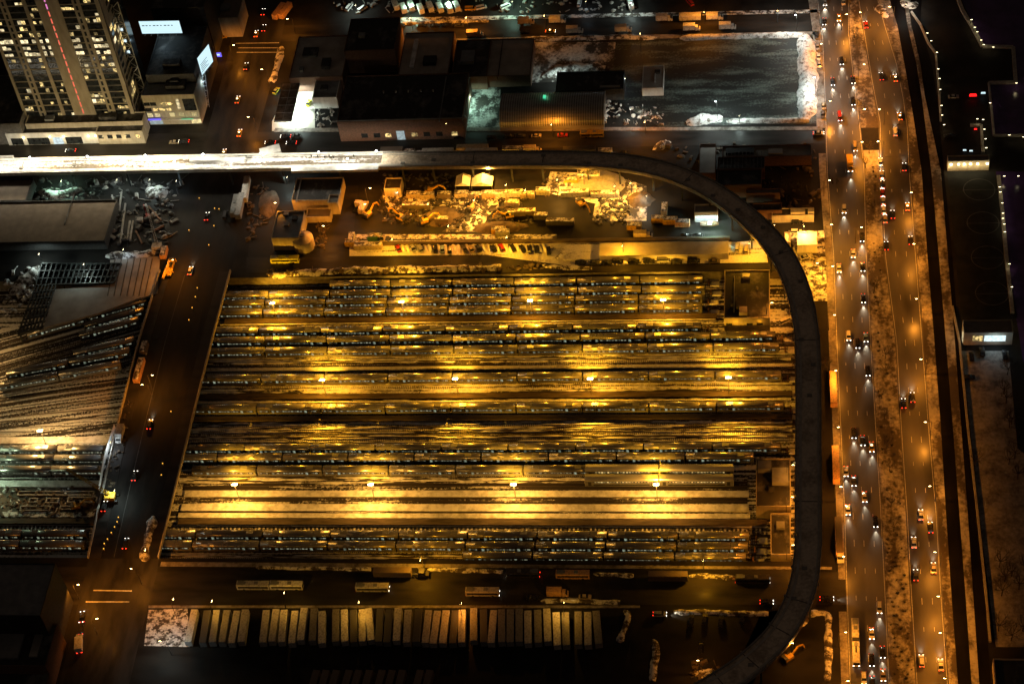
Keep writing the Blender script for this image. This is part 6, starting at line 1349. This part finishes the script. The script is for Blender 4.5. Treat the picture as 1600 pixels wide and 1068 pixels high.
for x, y, d, an, lb in ((612, 373, 'lot', -1.57, 'sodium lamp at the left end of the snowy car park'), (791, 370, 'lot', -1.57, 'sodium lamp in the middle of the snowy car park'), (972, 383, 'lot', -1.57, 'sodium lamp before the long snow roof'), (1171, 379, 'lot', -1.57, 'sodium lamp by the vans beside the viaduct curve'),
        (656, 874, 'lot', -1.57, 'street lamp at the yard wall above the flat trailer'), (1098, 874, 'lot', -1.57, 'street lamp at the yard wall right of the brown trailer'), (443, 925, 'street_sod', 1.57, 'street lamp lighting the white bus'), (330, 938, 'street_sod', 1.57, 'street lamp at the left end of the trailer row'), (560, 940, 'street_sod', 1.57, 'street lamp in the middle of the trailer row'), (720, 941, 'road_dim', 1.57, 'dim street lamp over the right half of the trailer row'), (880, 940, 'street_sod', 1.57, 'street lamp by the orange-lit box truck'),
        (205, 887, 'road', math.pi-.4, 'street lamp arching over the lower avenue crossing'), (151, 965, 'road_dim', .4, 'street lamp over the pale sidewalk patch, lower left'), (226, 858, 'road_dim', -1.5, 'street lamp on the orange snow strip'), (122, 912, 'road', 0, 'street lamp at the left of the lower crossing'), (270, 935, 'road_dim', 1.5, 'dim street lamp right of the lower crossing'),
        (861, 194, 'road', -1.57, 'street lamp before the corrugated shed'), (1007, 190, 'road', -1.57, 'street lamp before the frosty junk'), (697, 192, 'road', -1.57, 'street lamp at the warehouse corner'), (409, 108, 'road', math.pi, 'street lamp beside the upper avenue'), (449, 29, 'road', math.pi, 'street lamp at the far street corner'), (365, 70, 'road', 0, 'street lamp over the yellow-lit sidewalk by the kiosk'), (388, 182, 'road', math.pi, 'street lamp above the upper street crossing'),
        (728, 27, 'road', -1.57, 'street lamp on the far street by the parked cars'), (640, 28, 'road', -1.57, 'left street lamp on the far street'), (850, 24, 'road_dim', -1.57, 'street lamp over the far street trucks'), (1000, 52, 'road_dim', 1.57, 'street lamp on the near kerb of the far street'), (1100, 18, 'road', -1.57, 'street lamp over the white far street trucks'), (1215, 16, 'road_dim', -1.57, 'right street lamp on the far street'),
        (1256, 352, 'storage', -1.57, 'sodium lamp glaring over the white-roofed cabin'), (1277, 410, 'lot', math.pi, 'sodium lamp in the corner lot beside the highway'), (1210, 350, 'road_dim', -1.57, 'lamp before the yellow-lit store front'), (1206, 472, 'road', 0, 'wall lamp post on the right side of the yellow-fronted building'), (1238, 775, 'road', 0, 'lamp post in the narrow lane between the large yard building and the viaduct'), (1239, 850, 'road', 0, 'lamp post at the lower end of the narrow lane'), (1239, 725, 'road_dim', 0, 'lamp post at the upper end of the narrow lane'),
        (762, 262, 'storage', -1.57, 'floodlight post over the glaring tent'), (870, 280, 'storage', -1.57, 'floodlight post by the yellow container'), (790, 288, 'lot', -1.57, 'lamp post above the pale long container'), (960, 290, 'storage', -1.57, 'floodlight post at the sand heap'), (740, 312, 'storage', -1.57, 'floodlight post in the middle of the storage lot'), (578, 293, 'road', 0, 'round lamp post beside the work lane'), (430, 316, 'road', 0, 'lamp post over the yellow-lit heap'), (505, 352, 'road', 0, 'lamp post over the scrap by the work lane'), (668, 318, 'lot', -1.57, 'lamp post left in the storage lot'),
        (620, 300, 'road', -1.57, 'lamp post over the tan containers, left'), (820, 296, 'lot', -1.57, 'lamp post at the end of the pale long container'), (910, 272, 'lot', -1.57, 'lamp post by the white containers under the viaduct'), (985, 285, 'lot', -1.57, 'lamp post at the pointed end of the storage yard'), (700, 352, 'road', -1.57, 'lamp post by the long heap in the storage yard'), (570, 318, 'road', 0, 'lamp post beside the tan tanker-like truck'), (270, 405, 'road', 0, 'lamp post over the yellow crane truck'), (222, 600, 'road', math.pi, 'orange lamp post over the long container on the bridge'), (238, 585, 'road_dim', 0, 'orange lamp post on the bridge roadway'), (1238, 1003, 'road_dim', 0, 'lamp post beside the viaduct over the dark corner lot'), (1090, 1030, 'road_dim', 0, 'lamp post in the scrap at the bottom, left of the viaduct'),
        (250, 1000, 'white_mid', math.pi, 'cold lamp over the snow-covered patch left of the trailers'), (1390, 10, 'road', math.pi, 'lamp at the top of the riverside path'), (165, 30, 'road_dim', 0, 'hidden lamp behind the tower')):
    slamp(x, y, lb, an, d)
for x, y, lb in ((1243, 23, 'tall white floodlamp at the top corner of the dark parking lot'), (1118, 158, 'tall white floodlamp above the big rounded snow heap')):
    slamp(x, y, lb, math.pi, 'white', WLAMP, 11, .6)
slamp(1272, 120, 'white floodlamp behind the tall snow bank', math.pi, 'white', WLAMP, 11, .6); slamp(871, 117, 'cold floodlight on the snow ridge beside the black site office', 1.57, 'white_small', SMALL, 4.5, .3); slamp(976, 122, 'cold lamp at the right end of the black site office', 0, 'small_cold', SMALL, 4.5, .3)
for x, y, d, lb in ((735, 150, 'green', 'cold green lamp in the yard left of the corrugated shed'), (182, 280, 'white_small', 'cold work lamp under the white viaduct, upper left'), (233, 280, 'white_small', 'second cold work lamp under the white viaduct'), (275, 282, 'small_cold', 'greenish work lamp by the avenue under the viaduct'), (60, 396, 'white_small', 'cold lamp beside the steel grid'), (192, 389, 'small_cold', 'bluish lamp by the brown snow ridge'), (95, 282, 'green', 'greenish work lamp over the ploughed heap, upper left'), (448, 276, 'white_small', 'cold lamp by the dark flat-roofed building'), (130, 412, 'white_small', 'work lamp below the steel grid'),
        (172, 690, 'site', 'glaring white work lamp on the left edge of the bridge'), (178, 765, 'white_small', 'work lamp at the lower end of the sheeted fence'), (640, 8, 'green', 'greenish lamp in the top lot over the delivery trucks'), (700, 2, 'green', 'second greenish lamp in the top lot'), (555, 8, 'white_small', 'cold lamp in the top left lot'), (800, 2, 'green', 'greenish lamp over the junk along the top edge'), (915, 2, 'small_cold', 'bluish lamp along the top edge'), (985, 4, 'white_small', 'white lamp at the lit top edge'), (1416, 6, 'white_small', 'cold lamp over the riverside snow pile'), (985, 170, 'white_small', 'lamp over the frosty junk by the parking lot'), (500, 150, 'white_small', 'lamp on the gas station shop'), (1155, 180, 'white_small', 'low lamp on the rounded snow heap'), (1010, 305, 'white_small', 'cold lamp at the end of the viaduct curve junk')):
    slamp(x, y, lb, -1.57, d, SMALL, 4.5, .3)
for i, (x, y) in enumerate(((1518, 31), (1523, 43), (1527, 50), (1533, 63), (1537, 70), (1552, 74), (1588, 130), (1547, 161), (1527, 186), (1536, 187), (1538, 202), (1540, 217), (1541, 231), (1577, 211), (1599, 214), (1562, 292), (1563, 300), (1566, 317), (1567, 333), (1567, 341), (1569, 350), (1570, 362), (1577, 412), (1581, 448), (1569, 275), (1591, 275), (1449, 52), (1455, 64), (1464, 82), (1466, 108), (1468, 123), (1469, 140), (1471, 165), (1472, 180), (1475, 195))):
    p = P(x, y, 3.2); o = dup(SMALL, (p.x-.3, p.y, -1.3), 0, f'small warm post lamp on the riverside, {ordw(i+1)} along the quays from the top basin', 'small quay lamps')
    if i % 2 == 0: put_light('small_quay', (.3, 0, 4.2), o)
for x, y, mt, sz, lb in ((1520, 154, 'red_lamp', 1.6, 'cluster of red lamps on the jetty lot'), (1524, 206, 'red_lamp', .6, 'small red lamp beside the short jetty wall'), (1536, 150, 'sign_white', 1.0, 'cold white lamp at the end of the jetty lot'), (1507, 239, 'win_cold', .7, 'left bluish lit sign before the ferry shed'), (1517, 240, 'win_cold', .7, 'right bluish lit sign before the ferry shed')):
    t = thing('jetty_lamp', lb, 'lamp', P(x, y, 0)); MB().tube((0, 0, 0), (0, 0, 1.4), .1, n=6).build('post', 'steel_dark', t); MB().box(-sz, sz, -.25, .25, 1.4, 1.4+sz*.7, top=.85).build('lamp_glass', mt, t)
q = quay([(1516, 197), (1533, 197), (1536, 240)], 1.2, 'short pale jetty wall with pink glow before the ferry shed')
for x in (1485, 1505, 1530): put_light('small_warm', P(x, 262, 3))
drop(SLAMP); drop(WLAMP); drop(SMALL)
# cones on the avenue
cn = thing('traffic_cone', 'cone', 'traffic cone'); MB().tube((0, 0, .05), (0, 0, .9), .24, .06, 8).build('cone', 'rust', cn); MB().box(-.3, .3, -.3, .3, 0, .05).build('base', 'rubber', cn); MB().box(-.16, .16, -.16, .16, .9, 1.2).build('flasher', 'amber', cn)
for i, (x, y) in enumerate(((186, 810), (184, 817), (180, 825), (175, 834), (169, 844), (164, 851), (163, 859), (312, 312), (335, 355), (296, 362), (327, 385), (309, 452), (306, 466), (301, 483), (296, 502), (336, 328), (343, 329), (268, 645), (255, 726), (253, 744))):
    dup(cn, P(x, y, .07), 0, f'traffic cone with amber flasher on the avenue, {ordw(i+1)} in the scattered line', 'traffic cones on the avenue')
drop(cn)
# ================================================================== TREES AND SHRUBS (leafless, in winter)
def bare_tree(seed, h=6.0, spread=2.6, n=7):
    r = random.Random(seed); t = thing('bare_tree', 'tree', 'tree'); MB().tube((0, 0, 0), (r.uniform(-.2, .2), 0, h*.4), .16, .1, 7).build('trunk', 'bark', t); b = MB()
    def grow(p, d, L, rad, k):
        e = p+d*L; b.tube(p, e, rad, rad*.6, 5 if k > 1 else 4)
        if k == 0: return
        for _ in range(3 if k > 1 else 4):
            nd = (d+Vector((r.uniform(-1, 1), r.uniform(-1, 1), r.uniform(-.1, .7)))*.75).normalized(); grow(p+d*L*r.uniform(.5, 1), nd, L*r.uniform(.5, .8), rad*.55, k-1)
    for i in range(n):
        a = 2*math.pi*i/n; grow(Vector((0, 0, h*.36)), Vector((math.cos(a)*.8, math.sin(a)*.8, r.uniform(.5, 1.4))).normalized(), h*.3, .08, 3)
    b.build('crown', 'bark', t); return t
TR = [bare_tree(i, rnd.uniform(5, 7)) for i in range(3)]
def shrub(seed):
    r = random.Random(seed); b = MB()
    for i in range(30):
        a = r.uniform(0, 6.28); q = r.uniform(.1, .8); z = r.uniform(.3, 1.15); d = Vector((math.cos(a)*q, math.sin(a)*q, z)); b.tube((0, 0, 0), d, .035, .012, 4)
        for _ in range(3):
            s = r.uniform(.06, .14); c = d*r.uniform(.5, 1); b.quad(c+Vector((-s, 0, -s)), c+Vector((s, r.uniform(-s, s), -s*.4)), c+Vector((s, 0, s)), c+Vector((-s, r.uniform(-s, s), s*.6)))
    return b.build('shrub', 'bark')
SH = [shrub(i) for i in range(3)]
n = 0; r = random.Random(11)
for y in range(262, 1066, 7):
    for k in range(2 if y > 840 else 1):
        if y < 840 and r.random() < .35: continue
        f = r.uniform(.12, .88); x = lerp_line(L1, y)*(1-f)+lerp_line(Rl, y)*f; n += 1
        s = SH[n % 3].copy(); C.objects.link(s); s.location = P(x, y, .14); s.rotation_euler = (0, 0, r.uniform(0, 6)); s.scale = (r.uniform(.55, 1.05),)*3
        tag(s, f'low leafless shrub in the snowy highway median, {ordw(n) if n < 80 else "among the lowest of the many"} counting down from the top' if n < 80 else 'low leafless shrub in the crowded lower end of the snowy highway median', 'shrub', 'shrubs of the highway median')
for i, (x, y) in enumerate(((1335, 60), (1338, 68), (1347, 170), (1358, 240), (1352, 262), (1362, 330), (1366, 455), (1372, 478), (1384, 560), (1384, 585), (1378, 622), (1382, 655), (1386, 700), (1390, 735), (1392, 792), (1396, 830), (1392, 560))):
    dup(TR[i % 3], P(x, y, .14), i*1.3, f'leafless tree in the highway median, {ordw(i+1)} from the top', 'trees of the highway median')
for i, (x, y) in enumerate(((1574, 585), (1568, 615), (1572, 630), (1580, 662), (1592, 680), (1577, 668), (1585, 715), (1598, 700), (1590, 748), (1523, 728), (1576, 725), (1562, 885), (1570, 908), (1580, 900), (1592, 920), (1565, 930), (1600, 890), (1560, 985), (1580, 1000), (1598, 985))):
    o = dup(TR[i % 3], P(x, y, .03), i*2.1, f'dark leafless tree on the snowy riverside lawn, {ordw(i+1)} from the top among the lawn trees', 'trees of the riverside lawn'); o.scale = (1.5, 1.5, 1.3)
for i, (x, y) in enumerate(((1243, 300), (1236, 292), (1252, 306), (1228, 298), (1290, 570), (1293, 580))):
    dup(TR[i % 3], P(x, y, .03), i*1.7, f'leafless tree beside the viaduct and highway kerb, {ordw(i+1)} of the small clump', 'trees beside the highway kerb')
for t in TR: drop(t)
for s in SH: bpy.data.objects.remove(s)
for t in PROTO.values(): drop(t)
